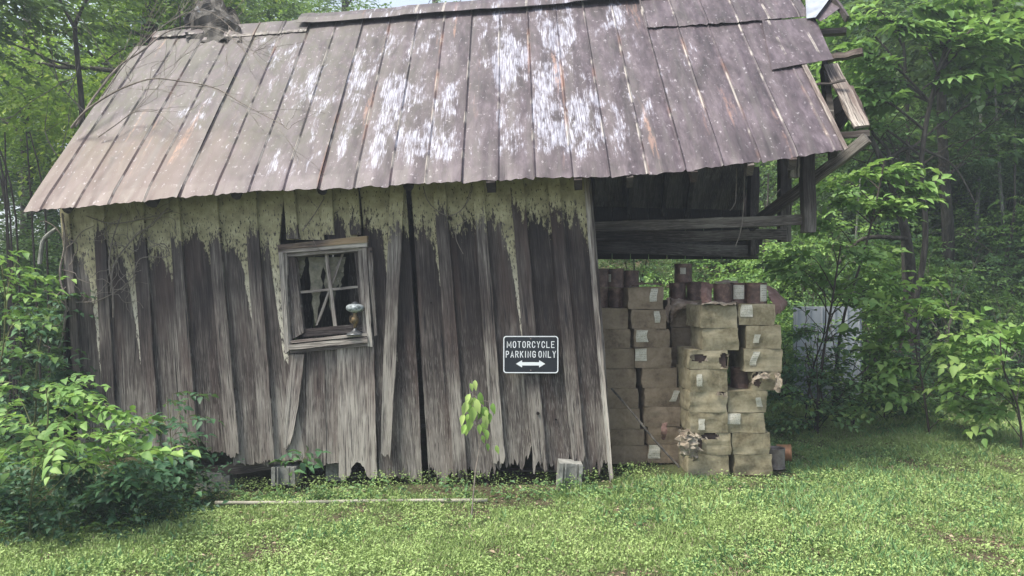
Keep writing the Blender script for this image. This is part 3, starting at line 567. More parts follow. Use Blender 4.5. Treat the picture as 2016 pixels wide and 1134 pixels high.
for x0,sc in ((592,1.0),(622,1.6),(652,1.9),(668,1.3)):   # ragged curtain scraps
    V=[];n=10; L={592:42,622:130,652:105,668:60}[x0]
    for j in range(n+1):
        for i in (0,1,2):
            wd=(9*sc)*(1-j/n)**.8*(1+.8*mn.noise((j*.9,x0,0)))+1.2; V.append(tuple(wpx(x0+4*mn.noise((j*.6,x0,4))+(i-1)*wd,506+L*j/n,-.08+.02*mn.noise((i,j*.7,x0)))))
    meshobj('ragged_curtain',V+[tuple(Vector(v)-WN*.002) for v in V],[[j*3+i,(j+1)*3+i,(j+1)*3+i+1,j*3+i+1] for j in range(n) for i in (0,1)]+[[q+33 for q in (j*3+i,j*3+i+1,(j+1)*3+i+1,(j+1)*3+i)] for j in range(n) for i in (0,1)],M['curtain'],win)
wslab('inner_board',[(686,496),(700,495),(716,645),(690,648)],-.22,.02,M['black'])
# oil lamp on the sill
lp=wpx(699,659,.03); sc=5.8/F
lamp=thing('oil_lamp',lp,'old oil lamp with pale round font and brass stem on the window sill','lamp')
m=MB(); m.lathe(lp,[(19*sc,0),(18*sc,2*sc),(14*sc,4*sc),(9*sc,7*sc),(4*sc,11*sc),(3*sc,14*sc)],24); m.build('base',M['ironbase'],lamp,True)
m=MB(); m.lathe(lp,[(2.5*sc,14*sc),(4*sc,17*sc),(3*sc,20*sc),(7*sc,24*sc),(9*sc,30*sc),(8*sc,36*sc),(5*sc,40*sc),(4*sc,43*sc),(5*sc,47*sc)],20); m.build('stem',M['brass'],lamp,True)
m=MB(); m.tube(spline([lp+Vector((-6*sc,0,24*sc)),lp+Vector((-11*sc,0,30*sc)),lp+Vector((-10*sc,0,38*sc)),lp+Vector((-5*sc,0,41*sc))]),1.2*sc,6); m.build('handle',M['brass'],lamp,True)
m=MB(); m.lathe(lp,[(4*sc,47*sc),(14*sc,50*sc),(18.5*sc,54*sc),(19.5*sc,58*sc),(18*sc,62*sc),(12*sc,65*sc),(7*sc,66*sc)],28); m.build('font',M['milkglass'],lamp,True)
m=MB(); m.lathe(lp,[(7*sc,66*sc),(7.5*sc,68*sc),(5*sc,69*sc),(2*sc,71*sc)],18); m.build('cap',M['ironbase'],lamp,True)
# ------------------------------------------------------------------ sign
sp=wpx(1045,698,.075); sg=thing('parking_sign',wpx(1045,734,.075),'small black metal sign reading motorcycle parking only, on the boards','sign')
SX=Vector((1,-.02,0)).normalized(); SZ=Vector((0,0,1)); SN=SX.cross(SZ)*1.0
k6=sp.y/F; SWd,SHt=109*k6,74*k6
def rrect(w,h,r,n=6):
    P=[]
    for cx,cz,a0 in ((w/2-r,h/2-r,0),(-w/2+r,h/2-r,90),(-w/2+r,-h/2+r,180),(w/2-r,-h/2+r,270)):
        for i in range(n+1):
            a=R(a0+90*i/n); P.append((cx+r*math.cos(a),cz+r*math.sin(a)))
    return P
def sP(p,off): return tuple(sp+SX*p[0]+SZ*p[1]+SN*off)
def plate(name,outer,o0,o1,mat,inner=None):
    n=len(outer)
    if inner is None:
        V=[sP(p,o0) for p in outer]+[sP(p,o1) for p in outer]; Fc=[list(range(n))[::-1],[n+i for i in range(n)]]+[[i,(i+1)%n,n+(i+1)%n,n+i] for i in range(n)]
    else:
        V=[sP(p,o0) for p in outer]+[sP(p,o1) for p in outer]+[sP(p,o1) for p in inner]+[sP(p,o0) for p in inner]; Fc=[]
        for a in range(3): Fc+=[[a*n+i,a*n+(i+1)%n,(a+1)*n+(i+1)%n,(a+1)*n+i] for i in range(n)]
    return meshobj(name,V,Fc,mat,sg)
plate('panel',rrect(SWd,SHt,.025),0,.003,M['signblk'])
plate('white_border',rrect(SWd-.004,SHt-.004,.024),.003,.0042,M['signwht'],rrect(SWd-.019,SHt-.019,.018))
ax_=57.5*k6/2; hh_=14.5*k6/2; sh_=6.5*k6/2; cx_=(960+738/8.722-1045)*k6; cz_=-(630+752/8.722-698)*k6
plate('arrow',[(cx_+x,cz_+z) for x,z in ((-ax_,0),(-ax_+12*k6,hh_),(-ax_+12*k6,sh_),(ax_-12*k6,sh_),(ax_-12*k6,hh_),(ax_,0),(ax_-12*k6,-hh_),(ax_-12*k6,-sh_),(-ax_+12*k6,-sh_),(-ax_+12*k6,-hh_))],.003,.0042,M['signwht'])
# condensed highway-style capitals as stroke outlines
GL={'M':[[(0,0),(0,1),(.5,.25),(1,1),(1,0)]],'O':['o'],'T':[[(0,1),(1,1)],[(.5,1),(.5,0)]],'R':[[(0,0),(0,1),(.6,1),(.95,.88),(.95,.62),(.6,.5),(0,.5)],[(.5,.5),(1,0)]],
 'C':[[(1,.74),(.9,.92),(.65,1),(.35,1),(.1,.9),(0,.7),(0,.3),(.1,.1),(.35,0),(.65,0),(.9,.08),(1,.26)]],'Y':[[(0,1),(.5,.45),(1,1)],[(.5,.45),(.5,0)]],'L':[[(0,1),(0,0),(1,0)]],'E':[[(1,1),(0,1),(0,0),(1,0)],[(0,.52),(.8,.52)]],
 'P':[[(0,0),(0,1),(.6,1),(.95,.88),(.95,.6),(.6,.47),(0,.47)]],'A':[[(0,0),(.5,1),(1,0)],[(.2,.3),(.8,.3)]],'K':[[(0,0),(0,1)],[(1,1),(0,.38)],[(.35,.6),(1,0)]],'I':[[(.5,0),(.5,1)]],'N':[[(0,0),(0,1),(1,0),(1,1)]],
 'G':[[(1,.74),(.9,.92),(.65,1),(.35,1),(.1,.9),(0,.7),(0,.3),(.1,.1),(.35,0),(.65,0),(.9,.08),(1,.2),(1,.46),(.6,.46)]]}
GL['O']=[[(.35,0),(.1,.1),(0,.3),(0,.7),(.1,.9),(.35,1),(.65,1),(.9,.9),(1,.7),(1,.3),(.9,.1),(.65,0),(.35,0)]]
def textline(word,xa,xb,yt,yb,name):
    m=MB(); st=1.5*k6; wts=[.45 if c=='I' else .5 if c==' ' else 1.35 if c=='M' else 1 for c in word]; gap=.42; tot=sum(wts)+gap*(len(word)-1); L=(xb-xa)*k6; un=L/tot; x=(xa-1045)*k6
    z1=-(yt-698)*k6-st/2; z0=-(yb-698)*k6+st/2
    for c,w in zip(word,wts):
        ww=un*w
        if c!=' ':
            for pl in GL[c]:
                pts=[Vector((x+st/2+(ww-st)*(p[0] if c!='I' else .5),z0+(z1-z0)*p[1])) for p in pl]
                # mitred ribbon
                n=len(pts); Lf=[];Rt=[]; cl=(pts[0]-pts[-1]).length<1e-6
                for i in range(n):
                    d0=(pts[i]-pts[i-1]).normalized() if i>0 else ((pts[0]-pts[-2]).normalized() if cl else None); d1=(pts[i+1]-pts[i]).normalized() if i<n-1 else ((pts[1]-pts[0]).normalized() if cl else None)
                    d0=d0 or d1; d1=d1 or d0; t=(d0+d1); t=t.normalized() if t.length>1e-3 else d1; nn=Vector((-t.y,t.x)); s=st/2/max(.55,nn.dot(Vector((-d1.y,d1.x))))
                    e=(-t*st*.5 if (i==0 and not cl) else t*st*.5 if (i==n-1 and not cl) else Vector((0,0)))*.9
                    Lf.append(pts[i]+nn*s+e);Rt.append(pts[i]-nn*s+e)
                b=len(m.V)
                for q in range(n):
                    for pp,o in ((Lf[q],.003),(Rt[q],.003),(Rt[q],.0043),(Lf[q],.0043)): m.V.append(Vector(sP(pp,o))); m.U.append((0,0))
                for q in range(n-1):
                    for r_ in range(4): m.F.append([b+q*4+r_,b+q*4+(r_+1)%4,b+q*4+4+(r_+1)%4,b+q*4+4+r_])
        x+=ww+un*gap
    m.build(name,M['signwht'],sg)
sy=lambda v:630+v/8.722
sx=lambda v:960+v/8.722
textline('MOTORCYCLE',sx(330),sx(1148),sy(364),sy(478),'upper_lettering')
textline('PARKING',sx(312),sx(826),sy(530),sy(646),'lower_lettering'); textline('ONLY',sx(873),sx(1170),sy(530),sy(646),'lower_lettering')
for x in (1005,1086):
    m=MB(); m.beam(Vector(sP(((x-1045)*k6,0),0)),Vector(sP(((x-1045)*k6,0),-.026)),.012,.012,up=(0,0,1)); m.build('mounting_spacer',M['dark'],sg)
for x,y in ((1045,667),(1045,729)):
    m=MB(); m.lathe(Vector(sP(((x-1045)*k6,-(y-698)*k6),.003)),[(.005,0),(.005,.002),(.003,.004),(.0005,.0042)],12,SN); m.build('screw',M['tinlid'],sg)
# ------------------------------------------------------------------ cartons and cans
zx=lambda v:1120+v/2.466
zy=lambda v:500+v/2.466
ordn=['top','second','third','fourth','fifth','sixth','seventh','bottom']
def carton(label,x0,x1,y0,y1,d,mat,rot=0,depth=.47,lab=None,tornf=None,tilt=0,wr=.008,slump=0):
    p0,p1=at(x0,y1,d),at(x1,y0,d); w=p1.x-p0.x; h=p1.z-p0.z; c=Vector(((p0.x+p1.x)/2,d+depth/2,p0.z))
    t=thing('cardboard_carton',c,label,'carton','stacked cartons in the open bay'); sd_=random.random()*90; ca,sa=math.cos(rot),math.sin(rot)
    def df(v):   # v in unit box [-.5,.5]x[-.5,.5]x[0,1]
        x,y,z=v; e=max(abs(x),abs(y))*2
        dx=wr*mn.noise((x*3,y*3,z*2.5+sd_))*1.2; dy=wr*mn.noise((x*3+9,y*3,z*2.5+sd_)); dz=wr*.7*mn.noise((x*3,y*3+7,z*2+sd_))*(.35+.65*z)
        bul=math.sin(math.pi*z)*.25; px=x*w*.985+dx+(.007*bul*(1 if x>0 else -1) if abs(x)>.49 else 0); py=y*depth+dy-(.008*bul if y<-.49 else 0); pz=h*(.004+.985*z)+dz-slump*z*(max(0,x)**2)*4*.5
        px+=-.003*mn.noise((z*8,x*2,sd_)); pz+=tilt*x*w*z
        return Vector((c.x+ca*px-sa*py,c.y+sa*px+ca*py,c.z+pz))
    m=MB(); n=9
    def face(fn,keep=None,nu=n,nv=7):
        b=len(m.V)
        for j in range(nv+1):
            for i in range(nu+1): m.V.append(df(fn(i/nu,j/nv))); m.U.append((i/nu,j/nv))
        for j in range(nv):
            for i in range(nu):
                if keep and not keep((i+.5)/nu,(j+.5)/nv): continue
                q=b+j*(nu+1)+i; m.F.append([q,q+1,q+nu+2,q+nu+1])
    kf=None
    if tornf:
        kf=lambda a,b:not any(((a-u)/ru)**2+((b-v)/rv)**2+.35*mn.noise((a*9,b*9,sd_))<1 for u,v,ru,rv in tornf)
    nn=22 if tornf else n
    face(lambda a,b:(a-.5,-.5,b),kf,nn,14 if tornf else 7); face(lambda a,b:(-.5,.5-a,b),None); face(lambda a,b:(.5,a-.5,b),None); face(lambda a,b:(.5-a,.5,b)); face(lambda a,b:(a-.5,b-.5,1)); face(lambda a,b:(a-.5,.5-b,0))
    m.build('carton_body',mat,t,True)
    if tornf:
        q=MB(); b=0; q.V=[df((x*.93,y*.93,.04+.9*z)) for x,y,z in ((-.5,-.5,0),(.5,-.5,0),(.5,.5,0),(-.5,.5,0),(-.5,-.5,1),(.5,-.5,1),(.5,.5,1),(-.5,.5,1))]; q.U=[(0,0)]*8; q.F=[[0,3,2,1],[4,5,6,7],[0,1,5,4],[1,2,6,5],[2,3,7,6],[3,0,4,7]]; q.build('inner_dark_box',M['cavity'],t)  # dark box set inside the carton, seen through the tears
        for u,v,ru,rv in tornf:
            for kk in range(5):
                a=random.uniform(0,6.28); s=random.uniform(.012,.03); p=df((u+ru*math.cos(a)*.85-.5,-.53,min(.97,max(.03,v+rv*math.sin(a)*.85)))); q=MB(); q.V=[p+Vector((random.uniform(-1,1)*s,-random.uniform(0,.02),random.uniform(-1,1)*s)) for _ in range(5)]; q.V+=[v_+Vector((0,.002,0)) for v_ in q.V]; q.U=[(0,0)]*10
                q.F=[[0,1,2],[0,2,3],[0,3,4],[7,6,5],[8,7,5],[9,8,5]]; q.build('torn_scrap',M['cardtorn'],t)
    # closing seam of the flaps on the top and a staple tab line
    q=MB()
    for a in (-.49,.49):
        q.V+=[df((a*.98,-.03,1.0)),df((a*.98,.03,1.0))]
    q.V=[v_+Vector((0,0,.002)) for v_ in q.V]+[v_+Vector((0,0,.004)) for v_ in q.V]; q.U=[(0,0)]*8; q.F=[[0,2,3,1],[4,5,7,6],[0,4,6,2],[1,3,7,5]]; q.build('tape_strip',M['cardtorn'],t)
    if lab:
        u0,u1,v0,v1=lab[:4]; rr=lab[4] if len(lab)>4 else 0; q=MB(); n2=5
        for o in (.003,.0045):
            for j in range(n2+1):
                for i in range(n2+1):
                    a=u0+(u1-u0)*i/n2; b=v0+(v1-v0)*j/n2; a+=rr*(b-(v0+v1)/2); p=df((a-.5,-.5,b)); q.V.append(p+Vector((0,-o-.002-.004*(i==0)*(j==n2),0))); q.U.append((i/n2,j/n2))
        N0=(n2+1)**2; w_=n2+1
        q.F=[[N0+j*w_+i,N0+j*w_+i+1,N0+(j+1)*w_+i+1,N0+(j+1)*w_+i] for j in range(n2) for i in range(n2)]+[[j*w_+i,(j+1)*w_+i,(j+1)*w_+i+1,j*w_+i+1] for j in range(n2) for i in range(n2)]
        ring=list(range(w_))+[j*w_+n2 for j in range(1,w_)]+[n2*w_+i for i in range(n2-1,-1,-1)]+[j*w_ for j in range(n2-1,0,-1)]
        for a,b in zip(ring,ring[1:]+ring[:1]): q.F.append([a,b,b+N0,a+N0])
        q.build('paper_label',M['label'],t)
    return t,df
A=[(290,262,365),(303,365,458),(318,458,557),(330,557,652),(342,652,751),(352,751,850),(368,850,930),(385,930,1020)]
labA={0:(.02,.24,.35,.93),2:(.0,.16,.2,.8)}
for i,(x1,y0,y1) in enumerate(A):
    carton(f'brown carton in the column against the shed wall, {"topmost" if i==0 else ordn[i]+" from top" if i<7 else "lowest"}',zx(x1-178),zx(x1-4),zy(y0),zy(y1),6.5,M['cardb'],lab=labA.get(i),rot=random.uniform(-.03,.03),wr=.007)
Bc=[(282,455,160,268,.02),(300,470,268,363,0),(312,486,363,455,0),(322,495,455,553,0),(350,522,553,650,0),(362,535,650,742,0),(365,540,742,838,0),(378,550,838,922,0),(386,560,922,1015,0)]
labB={0:(.64,.84,.35,.92,.05),1:(.66,.82,.3,.92),2:(.05,.38,.30,.92),3:(.0,.31,.35,.97),5:(.78,.95,.3,.85,.3),8:(.02,.33,.25,.95)}
for i,(x0,x1,y0,y1,tl) in enumerate(Bc):
    carton(f'brown carton in the second column from the shed, {"topmost with open flaps" if i==0 else ("number "+str(i+1)+" counting down") if i<8 else "lowest"}',zx(x0),zx(x1),zy(y0),zy(y1),6.45,M['cardb'],lab=labB.get(i),rot=random.uniform(-.03,.04),tilt=tl,wr=.010)
Ee=[(490,662,225,355),(497,669,355,452),(500,672,452,548),(505,677,548,645),(505,677,645,742),(508,680,742,838),(510,682,838,930),(512,684,930,1010)]
for i,(x0,x1,y0,y1) in enumerate(Ee):
    carton(f'dim brown carton in the rear column behind the torn tan stack, {"topmost" if i==0 else ordn[i]+" from top" if i<7 else "lowest"}',zx(x0),zx(x1),zy(y0),zy(y1),6.72,M['cardb'],wr=.006)
Cc=[(637,812,248,359),(652,828,359,468),(587,775,468,560),(585,770,560,669),(585,768,669,769),(588,770,769,868),(604,785,868,976),(580,778,976,1077)]
labC={3:(.14,.30,.25,.8),5:(.2,.36,.15,.7)}
tearC={2:[(.25,.60,.24,.2),(.93,.45,.14,.4)],4:[(.86,.93,.12,.09)],6:[(.05,.5,.2,.42),(.45,.86,.22,.14)],7:None}
tC={2:'with jagged tears on its face',4:'with a small upper tear',6:'torn open at its left corner'}
for i,(x0,x1,y0,y1) in enumerate(Cc):
    tt,dfc=carton(f'tan carton in the tall front column, {"topmost" if i==0 else ordn[i]+" from top" if i<7 else "lowest"}'+(' '+tC[i] if i in tC else ''),zx(x0),zx(x1),zy(y0),zy(y1),6.08,M['card'],lab=labC.get(i),tornf=tearC.get(i),rot={0:.03,1:-.02,3:.02}.get(i,.0)+random.uniform(-.015,.015),wr=.012)
Dd=[(820,1000,243,346,{ 'lab':(.06,.39,.40,.95)}),(862,1036,346,460,{'lab':(.18,.36,.25,.62,.15)}),(850,1033,460,571,{'lab':(.18,.36,.28,.88,.15)}),(890,1032,571,662,{'tornf':[(.15,.6,.16,.42),(.42,.85,.16,.14)]}),(770,960,662,770,{'lab':(.72,.88,.25,.68,-.15)}),(768,950,770,868,{'lab':(.0,.34,.45,.98)}),(790,973,868,973,{}),(797,981,973,1075,{})]
dn=['topmost with a large label','second down, jutting right','third down with a slanted label','fourth down, ripped open and crushed','fifth down with a small label at right','sixth down with a square label','seventh down, creased','the one on the ground']
for i,(x0,x1,y0,y1,kw) in enumerate(Dd):
    carton('mouldy tan carton in the rightmost column, '+dn[i],zx(x0),zx(x1),zy(y0),zy(y1),6.10,M['card'],rot=random.uniform(-.02,.03),wr=.013,depth=.45,**kw)
def can(label,px,pyb,d,h=.172,r=.077,lab=None,mat='tin',ax=None,opened=False,z=None,loc=None):
    b=loc or at(px,pyb,d)
    if z is not None: b.z=z
    t=thing('tin_can',b,label,'can','large tin cans among the cartons'); z_=Vector(ax or (0,0,1)); pr=[(r*.97,0),(r*1.02,.002),(r*1.02,.006),(r,.009)]
    pr+=[(r-(.0032 if i%2 else 0)*(1 if 4<i<26 else 0),.012+(h-.024)*i/30) for i in range(31)]+[(r,h-.009),(r*1.02,h-.006),(r*1.02,h-.001),(r*.985,h)]
    if opened: pr+=[(r*.96,h-.01),(r*.95,.01),(.002,.008)]
    else: pr+=[(r*.97,h-.004)]
    m=MB(); m.lathe(b,pr,36,z_,cap=not opened); m.build('can_body',M[mat],t,True)
    if not opened:
        m=MB(); m.lathe(b,[(r*.968,h-.006),(r*.968,h-.0035),(r*.7,h-.002),(r*.66,h-.0035),(.002,h-.0032)],30,z_,cap=False); m.build('can_lid',M['tinlid'],t,True)
    if lab:
        a0,a1,v0,v1=lab; m=MB(); n=8
        for o in (.0015,.0025):
            for j in range(2):
                for i in range(n+1):
                    a=a0+(a1-a0)*i/n; m.V.append(b+Vector(((r+o+.001)*math.sin(a),-(r+o+.001)*math.cos(a),(v0+(v1-v0)*j)*h))); m.U.append((i/n,j))
        N=2*(n+1)
        for i in range(n): m.F+=[[N+i,N+i+1,N+n+2+i,N+n+1+i],[i,n+1+i,n+2+i,i+1]]
        for i in range(n): m.F+=[[i,i+1,N+i+1,N+i],[n+1+i,N+n+1+i,N+n+2+i,n+2+i]]
        m.F+=[[0,N,N+n+1,n+1],[n,2*n+1,N+2*n+1,N+n]]
        m.build('paper_label',M['label'],t)
    return t
zA=at(0,zy(262),6.5).z; zB=at(0,zy(160),6.45).z
can('rusty can beside the shed wall, lower tier, leftmost',1180,0,6.68,z=zA); can('rusty can in the lower tier, half hidden by the open-flapped carton',1213,0,6.72,z=zA)
can('rusty can beside the shed wall, upper tier, leftmost',1181,0,6.68,z=zA+.173,h=.168); can('rusty ribbed can in the upper tier with a narrow white label, middle one',1211,0,6.75,z=zA+.173,lab=(-.95,-.6,.3,.7),h=.168)
can('rusty ribbed can of the upper tier, the right one, behind the open-flapped carton',1241,0,6.84,z=zB-.003,h=.15)
zE=at(0,zy(225),6.72).z; zC=at(0,zy(248),6.08).z; zD=at(0,zy(243),6.10).z
can('dark can on the rear column under the labelled can',1334,0,6.9,z=zE,h=.155); can('single upright rusty can with a white label standing highest in the gap',1345,0,6.9,z=zE+.156,lab=(-.55,.05,.45,.78),r=.079)
can('dark shadowed can behind the torn paper',1368,0,6.88,z=zE,h=.165)
can('brown can on the front column wrapped in torn card',1423,0,6.26,z=zC); can('can on the front column with a square white label',1453,0,6.3,z=max(zC,zD),lab=(-.75,.35,.22,.88)); can('dark can on the rightmost column with a tall white label',1489,0,6.24,z=zD,r=.085,lab=(.05,.8,.12,.9))
can('open empty can standing on the ground beside the last carton',1526,0,6.42,z=.085,opened=True,r=.08,h=.17,mat='tinlid')
can('coppery can lying on its side in the grass',1540,0,6.62,loc=Vector((2.30,6.62,.17)),ax=(.95,-.3,.05),mat='copper',h=.12,r=.072)
zg=at(0,zy(662),6.1).z
can('dark can showing in the gap beside the ripped carton',zx(835),0,6.28,z=zg+.001,r=.085,mat='tin')
# draped torn card / paper
def drape(name,P,mat,label,cat,th=.003,parent=None,sub=4,wob=.012):
    """P: grid of 3-D points (rows)"""
    P=np.array([[tuple(p) for p in r] for r in P]); rows=[spline([Vector(p) for p in r],sub) for r in P]; cols=[spline([rw[i] for rw in rows],sub) for i in range(len(rows[0]))]
    n,m_=len(cols),len(cols[0]); V=[]; ph=random.random()*50
    for j in range(m_):
        for i in range(n):
            v=cols[i][j]; e=1.0+(1.6 if i in(0,n-1) or j in (0,m_-1) else 0); V.append(tuple(v+Vector((mn.noise((i*.9,j*.9,ph)),mn.noise((i*.9,j*.9,ph+9)),mn.noise((i*.9,j*.9,ph+5))))*wob*e))
    Fc=[[j*n+i,j*n+i+1,(j+1)*n+i+1,(j+1)*n+i] for j in range(m_-1) for i in range(n-1)]; N0=len(V); V+=[(a,b+th,c-th*.3) for a,b,c in V]; Fc+=[[q+N0 for q in f[::-1]] for f in Fc]
    ring=list(range(n))+[j*n+n-1 for j in range(1,m_)]+[(m_-1)*n+i for i in range(n-2,-1,-1)]+[j*n for j in range(m_-2,0,-1)]
    for a,b in zip(ring,ring[1:]+ring[:1]): Fc.append([b,a,a+N0,b+N0])
    o=meshobj(name,V,Fc,mat,None); return tag(o,label,cat)
M['paper']=simple('brown_liner_paper',[(.3,(.13,.09,.07)),(.5,(.24,.18,.14)),(.72,(.40,.34,.28))],9,.9)
M['redcard']=simple('red_brown_wet_card',[(.3,(.09,.05,.042)),(.5,(.165,.10,.085)),(.75,(.32,.24,.20))],7,.8)
zt=lambda a,b,d:at(zx(a),zy(b),d)
drape('torn_cardboard_flap',[[zt(960,150,6.34),zt(985,160,6.38),zt(1000,172,6.42)],[zt(968,200,6.24),zt(1010,195,6.3),zt(1045,215,6.36)],[zt(985,238,6.14),zt(1030,236,6.2),zt(1064,240,6.3)],[zt(1003,300,6.12),zt(1022,290,6.18),zt(1040,275,6.25)]],M['redcard'],'reddish torn flap bent over the top right carton','card flap',wob=.006)
drape('torn_cardboard_flap',[[zt(645,140,6.36),zt(672,136,6.36),zt(705,150,6.3)],[zt(640,190,6.2),zt(668,190,6.16),zt(690,200,6.2)],[zt(645,238,6.14),zt(680,238,6.12),zt(700,240,6.14)]],M['redcard'],'brown folded flap beside the wrapped can on the front column','card flap',wob=.007)
drape('torn_cardboard_flap',[[zt(640,246,6.06),zt(700,242,6.05),zt(760,248,6.05),zt(812,246,6.06)],[zt(650,234,6.2),zt(710,228,6.2),zt(765,236,6.2),zt(815,230,6.2)],[zt(660,238,6.34),zt(710,236,6.34),zt(765,238,6.34),zt(815,238,6.34)]],M['cardtorn'],'curled pale lid flap under the cans of the front column','card flap',wob=.012)
drape('torn_cardboard_flap',[[zt(715,132,6.4),zt(760,126,6.4),zt(800,130,6.4),zt(820,128,6.4)],[zt(712,140,6.24),zt(760,141,6.22),zt(800,141,6.24),zt(822,140,6.3)]],M['cardtorn'],'pale card scrap lying on top of the cans','card flap',wob=.006)
drape('liner_paper',[[zt(500,215,6.8),zt(560,225,6.7),zt(640,235,6.62)],[zt(492,240,6.68),zt(545,240,6.6),zt(615,246,6.58)],[zt(490,290,6.68),zt(512,285,6.64),zt(545,262,6.62)],[zt(497,330,6.69),zt(500,320,6.68),zt(520,300,6.68)]],M['paper'],'brown liner paper draped over the rear carton stack','paper',wob=.014)
drape('liner_paper',[[zt(478,215,6.6),zt(492,210,6.62)],[zt(472,260,6.58),zt(490,262,6.62)],[zt(476,330,6.6),zt(488,330,6.62)]],M['paper'],'narrow strip of paper hanging between the two stacks','paper',wob=.008)
drape('torn_paper_wad',[[zt(540,850,6.0),zt(575,868,5.98),zt(610,880,6.04)],[zt(530,900,6.0),zt(572,905,5.94),zt(625,900,6.02)],[zt(540,960,6.02),zt(580,950,5.93),zt(632,950,6.0)],[zt(560,990,6.03),zt(598,990,5.97),zt(620,1005,6.02)]],M['cardtorn'],'pale shredded paper spilling from the torn carton near the ground','paper',wob=.03)
drape('torn_paper_wad',[[zt(1010,575,6.08),zt(1022,573,6.06)],[zt(1000,620,6.05),zt(1033,615,6.02)],[zt(985,665,6.05),zt(1036,668,6.03)]],M['cardtorn'],'pale torn paper hanging from the ripped carton at the right edge','paper',wob=.014)
drape('torn_cardboard_flap',[[zt(884,600,6.05),zt(920,580,6.03),zt(965,576,6.04)],[zt(880,632,6.03),zt(915,612,5.99),zt(968,610,6.02)]],M['cardtorn'],'splayed flap of the ripped carton fourth down on the right','card flap',wob=.014)
drape('torn_cardboard_flap',[[zt(455,820,6.36),zt(478,818,6.36)],[zt(448,860,6.33),zt(476,862,6.33)],[zt(452,900,6.36),zt(466,905,6.36)]],M['redcard'],'small reddish flap hanging in the shade by the pole','card flap',wob=.005)
drape('torn_cardboard_flap',[[zt(282,165,6.42),zt(350,146,6.40),zt(452,152,6.42)],[zt(292,160,6.6),zt(350,138,6.62),zt(450,146,6.6)]],M['redcard'],'raised lid flap of the highest brown carton','card flap',wob=.006)
# pole leaning on the cartons
m=MB(); m.tube(spline([at(1204,765,6.40),at(1245,812,6.2),at(1290,868,6.1),at(1338,920,6.0)]),[.008,.009,.009,.010]*4,7); o=m.build('leaning_pole',M['bark']); tag(o,'thin mottled pole slanting against the brown cartons','pole')
# ------------------------------------------------------------------ blocks, pipe, sheet
def cblock(label,px,pyt,pyb,d,w=.2,rot=0,tilt=0,depth=.19,ribs=True):
    pb=at(px,pyb,d); pt_=at(px,pyt,d); h=pt_.z-pb.z; t=thing('concrete_block',pb,label,'concrete block','concrete blocks along the foot of the shed')
    a=Vector((math.cos(rot),math.sin(rot),tilt)).normalized(); b=Vector((-math.sin(rot),math.cos(rot),0)); c=a.cross(b)
    m=MB(); ctr=pb+c*h/2+b*depth/2
    m.box(ctr+b*.01,(w*.999,depth-.02,h*.999),(a,b,c)); m.build('block_body',M['concrete'],t)
    if ribs:
        for q,wd in ((-.42,.16),(.42,.16),(-.23,.05),(.23,.05)):
            m=MB(); m.box(pb+c*h/2+a*w*q-b*.001,(w*wd,.022,h),(a,b,c)); m.build('raised_edge',M['concrete'],t)
    return t
cblock('tilted ribbed concrete block standing at the right end of the wall',1121,914,966,6.02,w=.185,rot=.02,tilt=-.07)
cblock('ribbed concrete block below the window with a small plant in front',558,920,956,6.35,w=.2,rot=-.05)
cblock('plain concrete block under the shed, left of the ribbed one',415,932,972,6.45,w=.3,ribs=False); cblock('plain concrete block under the shed between the window boards',660,914,948,6.42,w=.17,ribs=False)
cblock('mossy block almost hidden by the left shrubs',250,935,985,6.7,w=.4,ribs=False)
cblock('concrete block partly covered by the loose board right of the window',755,914,950,6.5,w=.12,ribs=False)
m=MB(); m.tube(spline([at(424,990,5.72),at(560,990,5.72),at(720,987,5.75),at(960,985,5.78)]),.0155,12); tag(m.build('plastic_pipe',M['pipe'],None,True),'long pale plastic pipe lying in the grass before the shed','pipe')
m=MB(); m.box((4.1,9.9,.66),(.92,.03,1.4),(Vector((1,.1,0)).normalized(),Vector((-.1,1,0)).normalized(),Vector((0,.0,1)))); 
for k in range(6):
    m.box((4.1-.42+k*.168,9.88-.042+.017*k,.66),(.02,.02,1.4))
tag(m.build('metal_sheet',M['sheet']),'pale bluish upright sheet glimpsed through leaves right of the cartons','metal sheet')
# ------------------------------------------------------------------ grass, weeds, litter (uncountable)
def inshed(x,y):
    u=(x-wl.x); 
    yy=6.5-.0725*x
    return (y>yy-.02)&(x>wl.x-.1)&(x<wr.x+.02)&(y<yy+3.9)
def scatter(n,x0,x1,y0,y1,pw=1.0):
    y=y0+(y1-y0)*rng.random(n)**pw; a=.95; x=np.where(True,(rng.random(n)*2-1)*y*a,0); x=np.clip(x,x0,x1); return x,y
def vnoise(x,y,s,seed=0):
    return np.array([mn.noise((a*s+seed,b*s,seed)) for a,b in zip(x,y)])
def lookup(s,seed):   # cheap tiled noise lookup
    n=160; G=np.array([[mn.noise((i*.25+seed,j*.25,seed))+.5*mn.noise((i*.6+seed,j*.6,seed+3)) for i in range(n)] for j in range(n)])
    return lambda x,y:G[((y*s)*4).astype(int)%n,((x*s)*4).astype(int)%n]
L1=lookup(1.6,3.3); L2=lookup(4.5,8.1); L3=lookup(.7,5.5)
